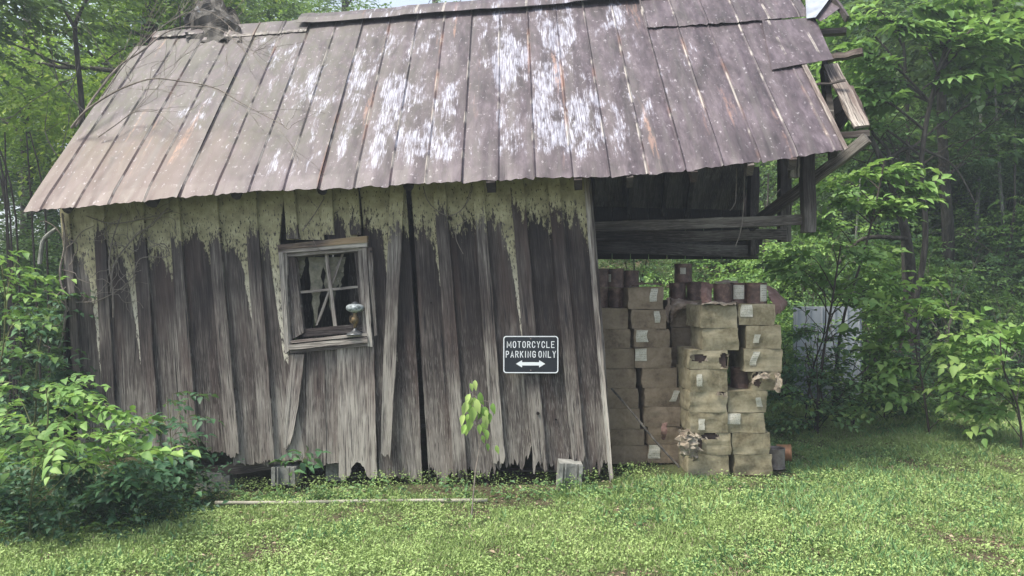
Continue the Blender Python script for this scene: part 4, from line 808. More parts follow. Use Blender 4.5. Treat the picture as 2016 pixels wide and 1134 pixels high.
def grassmesh(name,n,y0,y1,hs,wd,mat,label,pw=1.0,keep=None,vb=0):
    x,y=scatter(n,-9,10,y0,y1,pw); k=~inshed(x,y)&~((x>1.2)&(x<2.3)&(y>6.05)&(y<7.3))&~((x>.8)&(x<1.3)&(y>6.15)&(y<7.3))
    pt=L1(x,y)+.6*L2(x,y); k&=(pt>-.42+.5*(rng.random(n)-.5))
    k&=~((y>5.95-.07*x+.10*L2(x,y))&(x<.8)&(x>-4.2))
    if keep is not None: k&=keep(x,y)
    x,y,pt=x[k],y[k],pt[k]; n=len(x); z=gh(x,y)-.004; D=rng.normal(size=(n,3))*.75; D[:,2]=.55+.5*rng.random(n)
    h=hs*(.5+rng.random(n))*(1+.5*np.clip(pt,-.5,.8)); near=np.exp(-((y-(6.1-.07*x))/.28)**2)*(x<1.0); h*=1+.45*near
    sh=np.clip((-x-1.6)/1.6,0,1)*np.clip((y-4.6)/.8,0,1)  # lower left shade, put into the grass colour below
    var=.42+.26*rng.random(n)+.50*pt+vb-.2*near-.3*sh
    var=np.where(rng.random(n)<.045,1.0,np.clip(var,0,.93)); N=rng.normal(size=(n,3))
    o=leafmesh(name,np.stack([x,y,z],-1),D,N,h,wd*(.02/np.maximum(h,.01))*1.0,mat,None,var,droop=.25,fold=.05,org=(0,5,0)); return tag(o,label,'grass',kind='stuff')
grassmesh('lawn_grass',560000,3.7,8.2,.036,.22,M['grass'],'short bright green grass growing over the yard',pw=1.25)
grassmesh('far_grass',140000,8.2,13.5,.075,.55,M['grass'],'longer soft grass at the edge of the woods',vb=.06)
def weeds(name,n,y0,y1,size,mat,label,keep=None,hmax=.06,pw=1.2,cat='weeds',vb=0):
    x,y=scatter(n,-9,10,y0,y1,pw); k=~inshed(x,y)&~((x>1.2)&(x<2.3)&(y>6.05)&(y<7.3))
    pt=L2(x,y)+.7*L1(y+3,x+5); k&=pt>-.15+.6*(rng.random(n)-.5)
    if keep is not None: k&=keep(x,y)
    x,y,pt=x[k],y[k],pt[k]; n=len(x); near=np.exp(-((y-(6.1-.07*x))/.3)**2)*(x<1.0)
    z=gh(x,y)+hmax*rng.random(n)*(1+1.5*near); D=rng.normal(size=(n,3)); D[:,2]*=.35; N=rng.normal(size=(n,3))*.35; N[:,2]+=1
    o=leafmesh(name,np.stack([x,y,z],-1),D,N,size*(.5+rng.random(n)),.55,mat,None,np.clip(.25+.25*rng.random(n)+.45*pt-.2*near+vb,0,.97),droop=.2,org=(0,5,0)); return tag(o,label,cat,kind='stuff')
weeds('clover_weeds',165000,3.7,7.5,.017,M['grass'],'low clover and small leaved weeds mixed in the lawn')
grassmesh('dry_grass',90000,3.7,8.5,.030,.16,M['drygrass'],'dry straw coloured grass in worn patches of the yard',pw=1.25,keep=lambda x,y:(L1(x+7,y+2)+.6*L3(x,y)>.05))
grassmesh('stilt_grass',60000,3.7,9.5,.062,.42,M['coolweed'],'cool green stilt grass growing in drifts',pw=1.2,keep=lambda x,y:(L1(x+3,y+9)+.5*L2(x,y)+.25*(x>.8)>.28),vb=-.1)
weeds('broad_weeds',26000,3.8,8.5,.034,M['coolweed'],'patches of broader cool green weeds in the yard',keep=lambda x,y:(L1(x+3,y+9)+.5*L2(x,y)>.2),hmax=.03)
weeds('foot_weeds',15000,5.3,6.7,.042,M['leafmid'],'straggly weeds along the foot of the shed wall',keep=lambda x,y:(np.abs(y-(5.88-.07*x))<.2)&(x<1.05)&(x>-3.2),hmax=.05,vb=.2)
x,y=scatter(60000,-9,10,3.8,8.5,1.2); k=(~inshed(x,y))&((L1(x,y)+.6*L2(x,y)<-.12)|((x>.6)&(x<1.3)&(y>5.95)&(y<7.2))|((x<-1.2)&(y>5.2)))&(rng.random(60000)<.3); x,y=x[k],y[k]; n=len(x)
D=rng.normal(size=(n,3)); D[:,2]*=.25; N=rng.normal(size=(n,3))*.4; N[:,2]+=1
tag(leafmesh('leaf_litter',np.stack([x,y,gh(x,y)+.006+.01*rng.random(n)],-1),D,N,.012+.03*rng.random(n)**2,.5,M['litter'],None,None,droop=.1,org=(0,5,0)),'dry brown dead leaves scattered on the bare patches','leaf litter',kind='stuff')
# hillside ground cover
def cover(name,n,fx,fy,size,hh,mat,label,per=1,var0=.15,cat='undergrowth'):
    x=fx(n); y=fy(n); k=~inshed(x,y)&~((x<2.6)&(x>-4.6)&(y<10.6)&(y>6.3)); k&=(L1(x,y)+.8*L3(x,y)>-.5+.7*(rng.random(n)-.5)); x,y=x[k],y[k]; n=len(x); pt=L1(x*.7,y)+L3(x,y)
    C=np.stack([x,y,gh(x,y)+hh*rng.random(n)**1.3*(1+.9*np.clip(pt,-.6,1))],-1); D=unit(n,.1)
    P,DD,NN,V,Z=sprays(C,D,size,per=7,length=size*6)
    return tag(leafmesh(name,P,DD,NN,Z,.55,mat,None,np.clip(V*.8+var0+.35*np.tile(pt,7),0,1),org=(0,14,0)),label,cat,kind='stuff')
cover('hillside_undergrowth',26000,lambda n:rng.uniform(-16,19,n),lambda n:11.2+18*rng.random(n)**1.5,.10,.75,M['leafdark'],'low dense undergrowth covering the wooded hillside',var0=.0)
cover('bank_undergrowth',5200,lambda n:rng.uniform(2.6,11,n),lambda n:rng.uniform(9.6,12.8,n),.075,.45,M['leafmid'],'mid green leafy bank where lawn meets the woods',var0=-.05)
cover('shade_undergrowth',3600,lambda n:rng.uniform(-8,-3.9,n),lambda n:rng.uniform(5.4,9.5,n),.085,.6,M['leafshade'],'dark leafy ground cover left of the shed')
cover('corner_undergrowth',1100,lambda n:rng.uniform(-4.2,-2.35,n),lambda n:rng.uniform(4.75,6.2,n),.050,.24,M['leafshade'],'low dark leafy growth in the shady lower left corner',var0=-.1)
x=rng.uniform(2.2,16,5000); y=10+14*rng.random(5000)**1.4; n=5000; D=unit(n); D[:,2]*=.4
tag(leafmesh('hillside_litter',np.stack([x,y,gh(x,y)+.03+.15*rng.random(n)],-1),D,unit(n,1),.08+.25*rng.random(n),.12,M['litter'],None,rng.random(n)*.6,org=(5,14,0)),'fallen twigs and brown leaves on the wooded slope','leaf litter',kind='stuff')
# ------------------------------------------------------------------ trees
def crown_arrays(R0,H,nsp,ls,per=12,shell=.55,seed=0):
    # clumps of sprays in an uneven volume
    nc=26; cc=unit(nc); cc*=(.35+.65*rng.random((nc,1))); cc[:,0]*=R0; cc[:,1]*=R0; cc[:,2]*=H
    w=rng.integers(0,nc,nsp); C=cc[w]+rng.normal(size=(nsp,3))*np.array([R0,R0,H*.8])*.17; D=C/np.linalg.norm(C,axis=1,keepdims=True)+rng.normal(size=(nsp,3))*.5; D[:,2]*=.5
    return sprays(C,D,ls,per,ls*6.5)
CROWN=[]
for s,(r0,h0,ns,ls,mt) in enumerate(((2.3,2.0,620,.13,'leafmid'),(2.2,1.9,620,.13,'leafdark'),(2.0,2.2,560,.13,'leafyellow'),(1.5,1.2,520,.10,'leafmid'),(1.3,1.0,900,.062,'leafmid'),(1.3,1.0,900,.060,'leafbright'))):
    P,D,N,V,Z=crown_arrays(r0,h0,ns,ls); o=leafmesh('crown',P,D,N,Z,.55,M[mt],None,V,org=(0,0,0)); CROWN.append(o.data); bpy.data.objects.remove(o)
def tree(name,label,x,y,H,r,crowns,bark='bark',lean=(0,0),group='trees in the woods',br=5,cat='tree'):
    z=float(gh(x,y))-.1; t=thing(name,(x,y,z),label,cat,group); m=MB(); top=(x+lean[0],y+lean[1],z+H); pts,rad=trunkmb(m,(x,y,z),top,r,r*.42,11,12)
    ob=m.build('trunk',M[bark],t,True); 
    b=MB()
    for i in range(br):
        f=random.uniform(.35,.95); k=int(f*12); a=random.uniform(0,6.28); d=Vector((math.cos(a),math.sin(a),.35)); branchy(b,pts[k],d,H*random.uniform(.16,.28),rad[k]*.35,1,[],.22,.7,5)
    if br: b.build('branches',M[bark],t,True)
    for (dx,dy,dz,ci,sc) in crowns:
        c=bpy.data.objects.new('crown',CROWN[ci]); COL.objects.link(c); c.parent=t; c.location=(lean[0]*dz/H+dx,lean[1]*dz/H+dy,dz); c.rotation_euler=(0,0,random.uniform(0,6.28)); c.scale=(sc,sc,sc*.85)
    return t
rc=random.Random(5)
def cr(n,z0,z1,sp,cis,s0=.8,s1=1.3): return [(rc.uniform(-sp,sp),rc.uniform(-sp,sp),rc.uniform(z0,z1),rc.choice(cis),rc.uniform(s0,s1)) for _ in range(n)]
def X_(px,d): return (px-CX)/F*d
T=[ # px, depth, H, r, lean px, label, bark
 (1921,15,9,.17,(-.1,0),'stout grey barked tree near the right edge','bark',[0,1]),
 (1893,17,9.5,.22,(.2,0),'thick dark trunk just left of the stout grey tree','bark',[1]),
 (1843,20,10,.24,(0,0),'thick distant trunk rising above the right hillside','bark',[1,0]),
 (1972,16,8,.12,(-.7,0),'slim curving trunk at the far right edge','bark',[0,2]),
 (1720,22,10,.2,(.4,0),'distant trunk above the broken gable','bark',[2,0]),
 (1765,24,11,.22,(-.3,0),'far tree between the gable and the dark trunks','bark',[1,2]),
 (2060,20,10,.25,(0,0),'large tree just past the right edge','bark',[1]),
 (1600,26,11,.25,(0,0),'far tree hidden behind the torn roof corner','bark',[0,2]),
 (272,12.5,9,.21,(.35,0),'big dark trunk rising behind the left roof corner','bark',[2,0]),
 (392,14,10,.26,(0,0),'wide dark trunk behind the crumpled ridge tin','bark',[1,2]),
 (40,14,9,.13,(.2,0),'trunk at the far left edge','bark',[2,0]),
 (110,17,10,.16,(-.6,0),'leaning tree in the left woods','bark',[0,2]),
 (200,20,11,.2,(.3,0),'distant tree between the two left trunks','bark',[2,0]),
 (520,19,10,.2,(.5,0),'tree behind the left part of the ridge','bark',[2]),
 (680,22,11,.2,(0,0),'far tree behind the middle of the ridge','bark',[2,0]),
 (860,24,11,.2,(0,0),'far tree hidden behind the roof','bark',[0,2]),
 (-120,16,9,.2,(0,0),'tree just past the left edge','bark',[1,0]),
 (1330,20,10,.2,(0,0),'tree seen only through the open bay','bark',[1]),
]
for px_,d,H,r,ln,lb,bk,ci in T:
    left=px_<1000; tree('forest_tree',lb,X_(px_,d),d,H,r,cr(6,2.2,H-.6,2.6,ci) if not left else cr(2,3.6,H-1,1.8,ci,.6,.95),bk,ln)
for px_,pyb,pyt,d,r,lx,lb in ((1800,560,380,13.5,.05,-.25,'slim pale mottled trunk above the saplings'),(1918,640,330,13.2,.05,.05,'pale lichened trunk in front of the stout grey tree'),(2003,640,420,13,.035,-.2,'thin pale trunk beside the right edge')):
    x=X_(px_,d); tree('pale_sapling_trunk',lb,x,d,4.0,r,[(rc.uniform(-.5,.5),0,3.4,3,.55)],'palebark',(lx*2.2,0),br=3)
# understory: low crowns filling the woods
US=[(1560,13.5,2.6),(1680,14.5,3.3),(1750,17,4.6),(1880,18.5,5.2),(1990,15,3.8),(1650,19,5.5),(1830,15,2.6),(2080,17,4.4),(1440,14,2.3),(1250,14,2.2),(1940,13.5,2.2),(30,11.5,2.6),(110,12.5,2.2),(-40,10.5,2.2),(60,9.8,1.6),(200,12.2,2.0),(-60,13,3.6),(130,17,4.6),(450,17,5.6),(1020,15,2.2),(600,18,6.6)]
for i,(px_,d,H) in enumerate(US):
    x=X_(px_,d); z=float(gh(x,d)); side='left' if px_<500 else 'bay' if px_<1500 else 'right'
    t=thing('understory_tree',(x,d,z-.05),{'left':'small leafy understory tree in the dense woods left of the shed','bay':'small leafy tree in the woods behind the shed','right':'small leafy understory tree on the hillside right of the shed'}[side],'small tree','understory trees '+side)
    m=MB()
    for q in range(4):
        a=rc.uniform(0,6.28); m.tube(spline([(x+.05*q,d,z-.05),(x+.15*math.cos(a),d+.15*math.sin(a),z+H*.4),(x+.6*math.cos(a),d+.6*math.sin(a),z+H)],4),[.018-.0016*j for j in range(9)],5)
    m.build('stems',M['darktwig'],t)
    for q in range(2 if H<4 else 3):
        c=bpy.data.objects.new('crown',CROWN[rc.choice([0,1,1,3] if side!='left' else [1,1,0,3])]); COL.objects.link(c); c.parent=t; sc=rc.uniform(.55,.8)*min(1.2,H/3); c.location=(rc.uniform(-.8,.8),rc.uniform(-.5,.5),H*(.5+.3*q)); c.rotation_euler=(0,0,rc.uniform(0,6.28)); c.scale=(sc,sc,sc*.8)
for i,(px_,d,z_,sc,ci,lb) in enumerate(((1200,11.6,.7,1.1,4,'fine leaved bush behind the brown cartons'),(1300,12.0,.8,1.2,4,'feathery bush framed between the can stacks'),(1420,11.4,.7,1.1,5,'feathery light bush behind the labelled cans'),(1520,11.2,.8,1.1,4,'fine leaved bush just right of the hanging posts'),(1600,12.5,1.4,1.4,5,'feathery bush on the slope below the gable'),
  (1690,12.8,1.3,1.3,4,'fine leaved bush above the pale sheet'),(1780,12.6,.9,1.2,4,'fine dark bush in the middle of the right bank'),(1870,12.2,.9,1.2,5,'feathery bush under the pale slim trunk'),(1960,12.5,1.0,1.3,4,'fine leaved bush near the right edge'),(2030,13,1.6,1.4,5,'feathery bush at the far right edge'),(1750,16,2.0,1.6,5,'tall feathery bush farther up the slope'),
  (1900,17,2.4,1.7,4,'tall fine leaved bush behind the dark trunks'),(1640,17,2.8,1.8,5,'tall feathery bush behind the torn gable'),(2000,18,2.8,1.8,5,'tall feathery bush high on the right'),(1820,20,3.4,2.0,4,'large bush high on the slope'),(1700,21,3.8,2.1,5,'large light bush high behind the gable'))):
    x=X_(px_,d); z=float(gh(x,d)); t=thing('leafy_bush',(x,d,z),lb,'bush','fine leaved bushes in the woods'); m=MB()
    for q in range(5): a=rc.uniform(0,6.28); m.tube(spline([(x,d,z-.05),(x+.2*math.cos(a),d+.2*math.sin(a),z+z_*.5),(x+.6*math.cos(a),d+.5*math.sin(a),z+z_*1.2)],4),[.014-.0014*j for j in range(9)],5)
    m.build('stems',M['darktwig'],t); c=bpy.data.objects.new('foliage',CROWN[ci]); COL.objects.link(c); c.parent=t; c.location=(0,0,z_); c.rotation_euler=(0,0,rc.uniform(0,6.28)); c.scale=(sc,sc*.8,sc)
# ------------------------------------------------------------------ leafy saplings and shrubs close by
def shrub(name,label,stems,tips_,ls,per,mat,wr_=.55,stem='greenstem',cat='shrub',group=None,length=.34,r=.008,updir=1.0,big=True,var0=.0,droop=.2):
    """stems: list of 3-D polylines; tips_: list of (point, dir, count)"""
    b=stems[0][0]; t=thing(name,b,label,cat,group); m=MB()
    for si,s in enumerate(stems):
        p=spline(s,4); rr=r if si==0 else r*.45; m.tube(p,[rr*(1-.7*i/len(p)) for i in range(len(p))],6 if si==0 else 5)
    C=[];D=[]
    for p,d,c in tips_:
        for _ in range(c):
            dd=(Vector(d)+Vector((random.gauss(0,.45),random.gauss(0,.45),random.gauss(0,.18)))).normalized(); q=Vector(p)+Vector((random.gauss(0,.05),random.gauss(0,.05),random.gauss(0,.03))); C.append(tuple(q)); D.append(tuple(dd))
            e=q+dd*length*.75; m.tube([q,q.lerp(e,.5)+Vector((0,0,.01)),e-Vector((0,0,.05))],[.003,.002,.001],3)
    m.build('stems',M[stem],t)
    P,DD,NN,V,Z=sprays(np.array(C),np.array(D),ls,per,length,flat=.35,updir=updir); leafmesh('foliage',P,DD,NN,Z,wr_,M[mat],t,np.clip(V+var0,0,1),big=big,droop=droop); return t
def layered(name,label,root,px_list,d,ls,mat,per=8,cnt=3,group=None,cat='sapling',spread=1.0,**k):
    """px_list: tips (px,py,direction sign) at depth ~d; stems run from the root"""
    rp_=Vector(root); st_=[];tp=[]; es=[(at(a,b,d+random.uniform(-.35,.35)),s) for a,b,s in px_list]; top=max(es,key=lambda q:q[0].z)[0]; mx=sum(q[0].x for q in es)/len(es)
    top=Vector(((top.x+mx)/2,d,top.z)); H_=max(.2,top.z-rp_.z); main=spline([rp_,rp_.lerp(top,.35)+Vector((random.uniform(-.05,.05)*H_,0,0)),rp_.lerp(top,.7)+Vector((random.uniform(-.06,.06)*H_,0,0)),top],5); st_.append(main[::3]+[main[-1]])
    for e,sg in es:
        hz=math.hypot(e.x-mx,e.y-d); zt_=e.z-.1-.55*hz; j=min(main,key=lambda q:abs(q.z-max(zt_,rp_.z+.08*H_))); md=j.lerp(e,.55)+Vector((0,0,.10*(e-j).length)); st_.append([j,md,e]); pl=spline([j,md,e],4)
        for f in (1.0,.75,.5): 
            q=pl[int(8*f)]; tp.append((q,(sg*spread,random.uniform(-.6,.3),.12),cnt if f==1 else max(1,cnt-1)))
    return shrub(name,label,st_,tp,ls,per,mat,cat=cat,group=group,**k)
def gz(px,d): x=X_(px,d); return (x,d,float(gh(x,d)))
# right side
layered('leafy_sapling','bright green sapling hanging beside the broken gable posts',gz(1640,8.8),[(1625,430,-1),(1690,345,1),(1750,330,1),(1775,375,1),(1700,400,1),(1650,350,-1),(1640,395,1),(1740,410,1)],8.6,.115,'leafbright',per=10,cnt=5,length=.42,r=.02,stem='darktwig')
layered('leafy_sapling','layered sapling with yellow green top right of the cartons',gz(1605,8.0),[(1590,500,-1),(1640,490,1),(1690,505,1),(1620,540,-1),(1700,545,1),(1745,560,1),(1600,570,1),(1660,585,1),(1760,600,1),(1560,520,-1)],8.0,.105,'leafbright',per=9,cnt=3,length=.38,r=.017,stem='darktwig',var0=-.1)
layered('leafy_sapling','thin stemmed sapling in front of the pale sheet',gz(1585,8.6),[(1560,600,-1),(1640,640,1),(1680,625,1),(1700,670,1),(1570,660,-1),(1610,560,1)],8.5,.085,'leafmid',per=5,cnt=1,length=.3,r=.012,stem='darktwig')
layered('leafy_bush','leafy brush in front of the lower part of the pale sheet',gz(1610,7.9),[(1575,700,-1),(1600,740,1),(1630,720,1),(1660,755,1),(1580,770,-1),(1615,800,1),(1650,810,1),(1690,780,1),(1570,830,-1),(1640,660,1),(1600,650,-1)],7.9,.07,'leafmid',per=9,cnt=4,length=.28,r=.009,stem='darktwig',cat='bush',var0=.12)
layered('leafy_bush','low leafy bush on the lawn edge under the whitish green sapling',gz(1740,8.6),[(1700,790,-1),(1730,770,1),(1770,800,1),(1750,830,1),(1710,830,-1),(1800,790,1),(1830,820,1)],8.6,.08,'leafmid',per=9,cnt=4,length=.3,r=.009,stem='darktwig',cat='bush',var0=.1)
layered('leafy_sapling','spreading sapling with whitish green leaves low at the right',gz(1830,7.6),[(1760,620,-1),(1830,605,1),(1800,660,-1),(1850,690,1),(1790,720,-1),(1770,760,-1),(1870,740,1),(1740,690,-1),(1900,650,1),(1905,800,1)],7.7,.115,'leafbright',per=9,cnt=4,length=.38,r=.012,var0=.12,stem='darktwig')
layered('leafy_sapling','leafy branch spray entering from the right edge',gz(2010,7.0),[(1940,670,-1),(1990,660,1),(1960,705,-1),(1920,750,-1),(1985,770,1),(1950,800,-1),(2010,740,1)],7.0,.115,'leafbright',per=9,cnt=4,length=.36,r=.012,var0=.12,stem='darktwig')
layered('leafy_sapling','dense low sapling between cartons and pale leaved sapling',gz(1680,8.3),[(1640,700,-1),(1700,690,1),(1720,740,1),(1650,760,-1),(1600,730,-1),(1760,690,1),(1570,780,-1),(1690,790,1),(1560,840,-1)],8.2,.075,'leafshade',per=9,cnt=3,length=.34,r=.012,stem='darktwig',var0=.1)
layered('overhanging_branch_tree','light green tree with branches layered above the broken roof corner',(X_(1735,9.6),9.6,float(gh(X_(1735,9.6),9.6))),[(1700,100,-1),(1760,60,1),(1820,90,1),(1890,75,1),(1960,60,1),(1740,150,-1),(1850,150,1),(1780,190,-1),(1700,190,-1),(1900,130,1),(1960,30,1),(1690,40,-1),(1665,170,-1),(1800,20,1),(1690,240,-1)],9.4,.14,'leafbright',per=11,cnt=6,length=.55,r=.045,stem='bark',cat='tree',var0=-.15)
layered('overhanging_branch_tree','darker tree behind the pale layered branches at top right',(X_(1800,11),11,float(gh(X_(1800,11),11))),[(1660,30,-1),(1720,10,1),(1850,30,1),(1950,120,1),(2000,180,1),(1700,280,-1),(1720,230,1),(1850,230,1),(2000,300,1),(1930,270,1)],11,.12,'leafmid',per=10,cnt=4,length=.5,r=.04,stem='bark',cat='tree')
# crooked bare trunk
t=thing('crooked_tree',gz(1765,9.8),'crooked dark bare trunk leaning out beside the gable','tree'); m=MB(); tip=[]
m.tube(spline([at(1800,640,9.8)-Vector((0,0,.6)),at(1795,560,9.8),at(1785,470,9.7),at(1762,380,9.6),at(1738,320,9.5),at(1712,268,9.5)],4),[.075-.0022*i for i in range(21)],8)
for a in ([(1762,380),(1750,300),(1718,262),(1702,215),(1722,150)],[(1738,320),(1790,290),(1830,300),(1880,330),(1920,400)],[(1785,470),(1700,470),(1650,520)]): m.tube(spline([at(x,y,9.6) for x,y in a],5),[.03-.001*i for i in range(5*(len(a)-1)+1)],6)
m.build('trunk',M['bark'],t,True); m=MB()
for q in range(9): branchy(m,at(random.uniform(1700,1900),random.uniform(250,420),9.7),(random.uniform(-1,1),0,random.uniform(-.3,1)),random.uniform(.5,1.0),.012,2,[],.3,.8,4)
m.build('branches',M['darktwig'],t)
# bare twiggy bushes and fallen sticks on the bank
for i,(px_,py_,d,lb) in enumerate(((1885,640,10.5,'bare forked bush in front of the stout tree'),(1700,780,9.6,'bare twiggy brush pile below the pale sheet'),(1990,600,11,'bare dead bush at the right edge'),(1790,520,12.5,'bare forked sapling on the slope'),(1620,820,9.3,'tangled thin stems right of the cartons'))):
    p=at(px_,py_,d); z=float(gh(p.x,p.y)); t=thing('bare_bush',(p.x,p.y,z),lb,'bush'); m=MB()
    for q in range(7): a=random.uniform(0,6.28); branchy(m,(p.x+.1*math.cos(a),p.y,z),(math.cos(a)*.9,math.sin(a)*.5,1.0),random.uniform(.7,1.3),.013,2,[],.3,.9,4)
    m.build('branches',M['twig' if i in (0,2,3) else 'darktwig'],t)
for i in range(16):
    px_=rc.choice([rc.uniform(1660,2016)]*4+[rc.uniform(1180,1500)]); d=rc.uniform(12,19); x=X_(px_,d); z=float(gh(x,d)); H=rc.uniform(3,6); t=thing('thin_tree',(x,d,z),'thin bare grey stem of a young tree among the leaves of the slope','young tree','thin young trees on the slope'); m=MB()
    pts,rad=trunkmb(m,(x,d,z-.05),(x+rc.uniform(-.6,.6),d,z+H),rc.uniform(.025,.05),.012,6,9,.12); m.build('trunk',M['palebark' if i%3 else 'bark'],t); m=MB(); branchy(m,pts[4],(rc.choice((-1,1)),0,.5),rc.uniform(.7,1.4),.012,2,[],.25,.8,4); m.build('branches',M['twig'],t)
for i in range(8):
    x=random.uniform(3.2,9.5); y=random.uniform(10.4,14); a=random.uniform(-.5,.5); L=random.uniform(.8,2); z=float(gh(x,y)); z2=float(gh(x+L*math.cos(a),y+L*math.sin(a)))
    m=MB(); m.tube(spline([(x,y,z+.1),(x+L*.5*math.cos(a),y+L*.5*math.sin(a)+.1,(z+z2)/2+.22),(x+L*math.cos(a),y+L*math.sin(a),z2+.12)],4),.018,6); tag(m.build('fallen_branch',M['bark']),'fallen dead branch lying on the hillside bank','branch','fallen branches on the bank')
# left side shrubs
layered('broadleaf_shrub','bright leafy shrub in the lower left corner before the wall',gz(60,4.9),[(25,765,-1),(95,760,1),(140,775,1),(190,795,1),(230,830,1),(110,830,1),(40,830,-1),(160,860,1),(70,870,1),(200,880,1),(10,900,-1),(250,880,1)],4.9,.080,'leafbright',per=8,cnt=3,length=.30,r=.007,var0=-.05)
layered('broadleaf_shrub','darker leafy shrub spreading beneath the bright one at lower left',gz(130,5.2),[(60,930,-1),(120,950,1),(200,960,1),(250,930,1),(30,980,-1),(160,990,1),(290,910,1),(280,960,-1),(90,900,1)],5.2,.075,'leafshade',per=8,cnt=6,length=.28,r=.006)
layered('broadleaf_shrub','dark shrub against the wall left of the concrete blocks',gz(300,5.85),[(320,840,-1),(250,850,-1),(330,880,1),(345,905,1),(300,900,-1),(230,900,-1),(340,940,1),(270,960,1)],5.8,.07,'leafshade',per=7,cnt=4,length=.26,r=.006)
layered('slender_sapling','slender dark sapling standing against the wall left of the window',gz(345,5.9),[(340,775,1),(375,780,1),(350,820,-1),(385,815,1),(340,850,1)],5.9,.072,'leafshade',per=5,cnt=1,length=.2,r=.005)
layered('broadleaf_shrub','big bright leafed shrub at the left edge level with the window',gz(-10,5.5),[(0,525,1),(35,510,1),(55,540,1),(15,565,1),(65,570,1),(0,605,1),(35,625,1),(-20,540,-1),(60,615,1),(5,665,1)],5.6,.085,'leafbright',per=6,cnt=1,length=.28,r=.008,var0=-.12)
layered('broadleaf_shrub','shaded shrub filling the space left of the shed corner',gz(30,6.6),[(30,690,-1),(80,700,1),(110,740,1),(50,760,1),(120,660,1),(20,620,1),(100,600,1),(90,800,1),(150,780,1),(-10,720,-1),(60,640,1)],6.5,.075,'leafshade',per=9,cnt=4,length=.32,r=.01)
layered('small_plant','small green plant growing on the ribbed concrete block',gz(566,5.95),[(545,905,-1),(590,890,1),(575,900,1),(600,900,1)],5.95,.085,'leafshade',per=3,cnt=1,length=.12,r=.004,cat='plant',var0=.25)
for p in ([(95,560),(92,480),(110,400),(130,380)],):
    pass
# the drooping bright sapling in front of the wall
b=gz(928,5.35); sp_=thing('drooping_sapling',b,'small sapling with drooping yellow green leaves before the wall','sapling'); m=MB()
main=spline([Vector(b),at(936,930,5.4),at(944,880,5.45),at(940,840,5.48),at(935,795,5.5),at(936,762,5.5)],4); m.tube(main,[.006-.0002*i for i in range(len(main))],6)
LV=[(935,748,30,.0),(926,775,34,-.25),(945,772,38,.3),(918,790,40,-.2),(938,785,42,.1),(955,800,38,.2),(970,793,32,.3),(914,815,34,-.2),(925,822,40,-.1),(950,818,40,.25),(962,812,32,.1),(930,800,46,0),(956,845,30,.1),(917,835,30,-.3),(943,835,28,.2),(958,872,24,.1),(977,876,26,.15),(948,800,40,-.1)]
LV+=[(x+random.uniform(-14,14),y+random.uniform(-12,16),l*.8,a+random.uniform(-.3,.3)) for x,y,l,a in LV[:14]]
P=[];D=[];N=[];Z=[]
for x,y,l,a in LV:
    p=at(x,y,5.45+random.uniform(-.06,.06)); j=min(main,key=lambda q:(q-p).length); m.tube([j,(j+p)/2+Vector((0,0,.02)),p],[.002,.0016,.001],4); P.append(tuple(p)); D.append((a+random.uniform(-.15,.15),-.15,-1)); N.append((random.uniform(-.6,.6),-1,.35)); Z.append(l*.74*5.4/F)
m.build('stem',M['twig'],sp_); leafmesh('foliage',P,np.array(D),np.array(N),np.array(Z),.50,leafm('lime_leaf',[(0,(.14,.27,.06)),(.5,(.26,.42,.10)),(1,(.40,.52,.18))],.3),sp_,big=True,droop=.1,fold=.3)
# ------------------------------------------------------------------ dead branches over the roof
def droop_branch(label,pts,r,sub,off=.25,name='dead_branch'):
    t=thing(name,tuple(rpx(*pts[0][:2],off)),label,'dead branch'); P=[rpx(p[0],p[1],p[2] if len(p)>2 else off) for p in pts]; s=spline(P,6); m=MB(); m.tube(s,[r*(1-.75*i/len(s)) for i in range(len(s))],6)
    m.build('main_limb',M['twig'],t); m=MB()
    for k in range(sub):
        i=random.randrange(int(len(s)*.25),len(s)); d=(s[min(i+1,len(s)-1)]-s[i-1]).normalized(); a=random.choice((-1,1))
        dd=d*1.0+RV*a*random.uniform(.3,.9)+RN*random.uniform(-.1,.5); branchy(m,s[i],dd,random.uniform(.3,.7),.0022,1,[],.2,.6,4,.0)
    m.build('side_twigs',M['twig'],t); return t
droop_branch('long bare grey branch arching low across the left roof',[(140,252,.1),(165,222,.2),(200,196,.3),(245,172,.35),(300,155,.4),(355,160,.35),(420,172,.3),(480,205,.2),(555,245,.1)],.011,13)
droop_branch('bare dark branch curving up along the left roof edge',[(148,250,.1),(190,185,.2),(235,130,.3),(280,100,.35),(330,62,.35),(385,52,.3),(440,62,.3),(490,110,.2)],.012,13)
droop_branch('short broken twig lying on the left roof',[(193,270,.05),(225,248,.08),(255,226,.1),(275,219,.12),(310,222,.1),(342,248,.06)],.006,4)
droop_branch('bundle of fine bare twigs above the left ridge',[(200,190,.3),(260,110,.5),(330,45,.6),(400,20,.5),(460,60,.4),(530,150,.3)],.005,12)
t=thing('bare_slim_tree',gz(160,9.2),'slim bare forked tree beside the left roof edge','tree'); m=MB()
m.tube(spline([Vector(gz(160,9.2)),at(163,420,9.2),at(162,230,9.2),at(153,120,9.2),at(148,55,9.2),at(160,20,9.2),at(178,-15,9.2)],4),[.045-.0013*i for i in range(25)],7); m.tube(spline([at(150,60,9.2),at(133,30,9.2),at(112,-12,9.2)],3),[.025-.002*i for i in range(7)],6)
m.build('trunk',M['bark'],t,True); m=MB()
for q in range(16): branchy(m,at(random.uniform(110,230),random.uniform(120,330),9.1),(random.uniform(-1,1),0,random.uniform(-.2,1)),random.uniform(.5,1),.008,1,[],.25,.8,4)
m.build('branches',M['twig'],t)
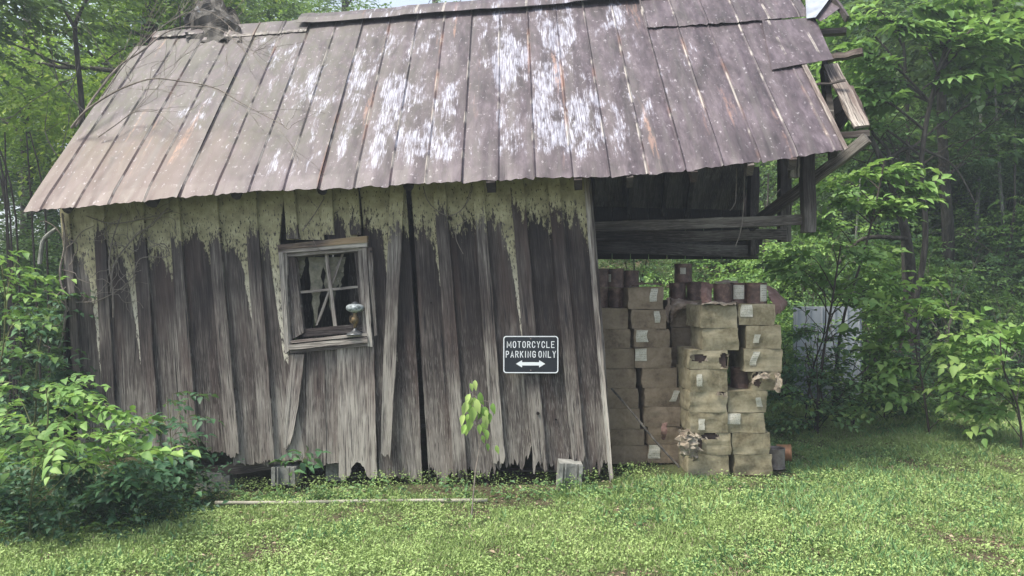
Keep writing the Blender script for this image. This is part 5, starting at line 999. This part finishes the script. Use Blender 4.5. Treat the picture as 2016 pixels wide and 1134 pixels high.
for q in range(10):
    x=random.uniform(-20,110); m=MB(); m.tube(spline([Vector(gz(x,8.5)),at(x-10+random.uniform(-20,20),430,8.6),at(x-60+random.uniform(-30,40),260,8.7)],4),[.014-.0008*i for i in range(9)],5); tag(m.build('bare_sapling',M['darktwig']),'thin dark bare sapling standing in the thicket left of the roof','sapling','bare saplings in the left thicket')
# limb poking out at the shed corner
m=MB(); m.tube(spline([at(78,520,6.6),at(84,478,6.6),at(95,462,6.6),at(112,450,6.6)],4),.018,8); tag(m.build('broken_limb',M['palebark']),'pale broken limb poking past the left wall corner','branch')
# vines on the wall
def wallvine(label,pts,r,n):
    t=thing('wall_vine',tuple(wpx(pts[0][0],pts[0][1],.06)),label,'vine'); s=spline([wpx(x,y,.055) for x,y in pts],6); m=MB(); m.tube(s,r,5); m.build('stem',M['twig'],t)
    if n:
        m=MB()
        for k in range(n):
            i=random.randrange(2,len(s)); p=s[i]; q=[p]; d=Vector((random.uniform(-1,1),0,random.uniform(-1,1)))
            for j in range(7): d=(d+Vector((random.uniform(-.8,.8),0,random.uniform(-.8,.8)))).normalized(); q.append(q[-1]+d*.045)
            m.tube(spline(q,2),r*.45,4)
        m.build('tendrils',M['twig'],t)
wallvine('tangled brown vine climbing the left wall corner',[(122,420),(128,480),(118,540),(130,600),(124,660)],.009,10)
wallvine('vine clump reaching from the eave down the left boards',[(330,410),(300,440),(262,470),(225,520),(218,575)],.006,12)
wallvine('forked vine rising on the boards left of the window',[(223,625),(222,570),(215,520),(222,470),(240,420)],.006,9)
wallvine('crossing vine stem under the left eave',[(170,425),(220,440),(285,430),(340,415)],.005,7)
wallvine('curly vine beneath the eave at the left',[(262,560),(275,510),(330,505),(322,480),(290,490)],.004,3)
wallvine('thin vine trailing along the left boards',[(150,595),(190,592),(235,570),(268,540)],.004,5)
wallvine('thin vine loop hanging from the eave above the sign',[(833,366),(842,395),(865,418),(890,424),(915,405),(928,366)],.004,0)
wallvine('second vine loop beside the hanging loop under the eave',[(931,366),(922,395),(905,420),(920,432),(902,445),(898,470),(912,500)],.0035,0)
wallvine('short crossed vines above the window',[(638,390),(620,420),(595,455)],.005,2)
# canopy added to shade the woods edge, crowns mostly above the frame
for i,(x,y,z,ci,s) in enumerate(((-7.5,8.5,5.5,1,1.1),(6.5,11.5,6.4,1,1.3),(11,13.5,7,1,1.3))):
    t=thing('added_shade_tree',(x*1.15,y+1.5,float(gh(x*1.15,y+1.5))),'tall canopy tree added to shade the edge of the woods','tree','added shade trees round the clearing'); m=MB(); trunkmb(m,(x*1.15,y+1.5,float(gh(x*1.15,y+1.5))-.1),(x,y,z),.11,.05,8,8); m.build('trunk',M['bark'],t,True)
    c=bpy.data.objects.new('crown',CROWN[ci]); COL.objects.link(c); c.parent=t; c.location=(x-x*1.15,-1.5,z-t.location.z); c.scale=(s,s,s*.7)

# ------------------------------------------------------------------ bluish haze volume, added to lift the blacks and fade the woods
m=MB(); m.box((0,30,9.5),(140,100,24)); hz=m.build('haze',None,None); hm=bpy.data.materials.new('haze_air'); hm.use_nodes=True; nt=hm.node_tree; nt.nodes.remove(nt.nodes['Principled BSDF'])
pv=nt.nodes.new('ShaderNodeVolumePrincipled'); pv.inputs['Color'].default_value=(.78,.88,1,1); pv.inputs['Density'].default_value=.0040; pv.inputs['Anisotropy'].default_value=.2
nt.links.new(pv.outputs[0],nt.nodes['Material Output'].inputs['Volume']); hz.data.materials.append(hm); tag(hz,'thin pale haze among the trees, added to lift the darks to blue','haze',kind='stuff')
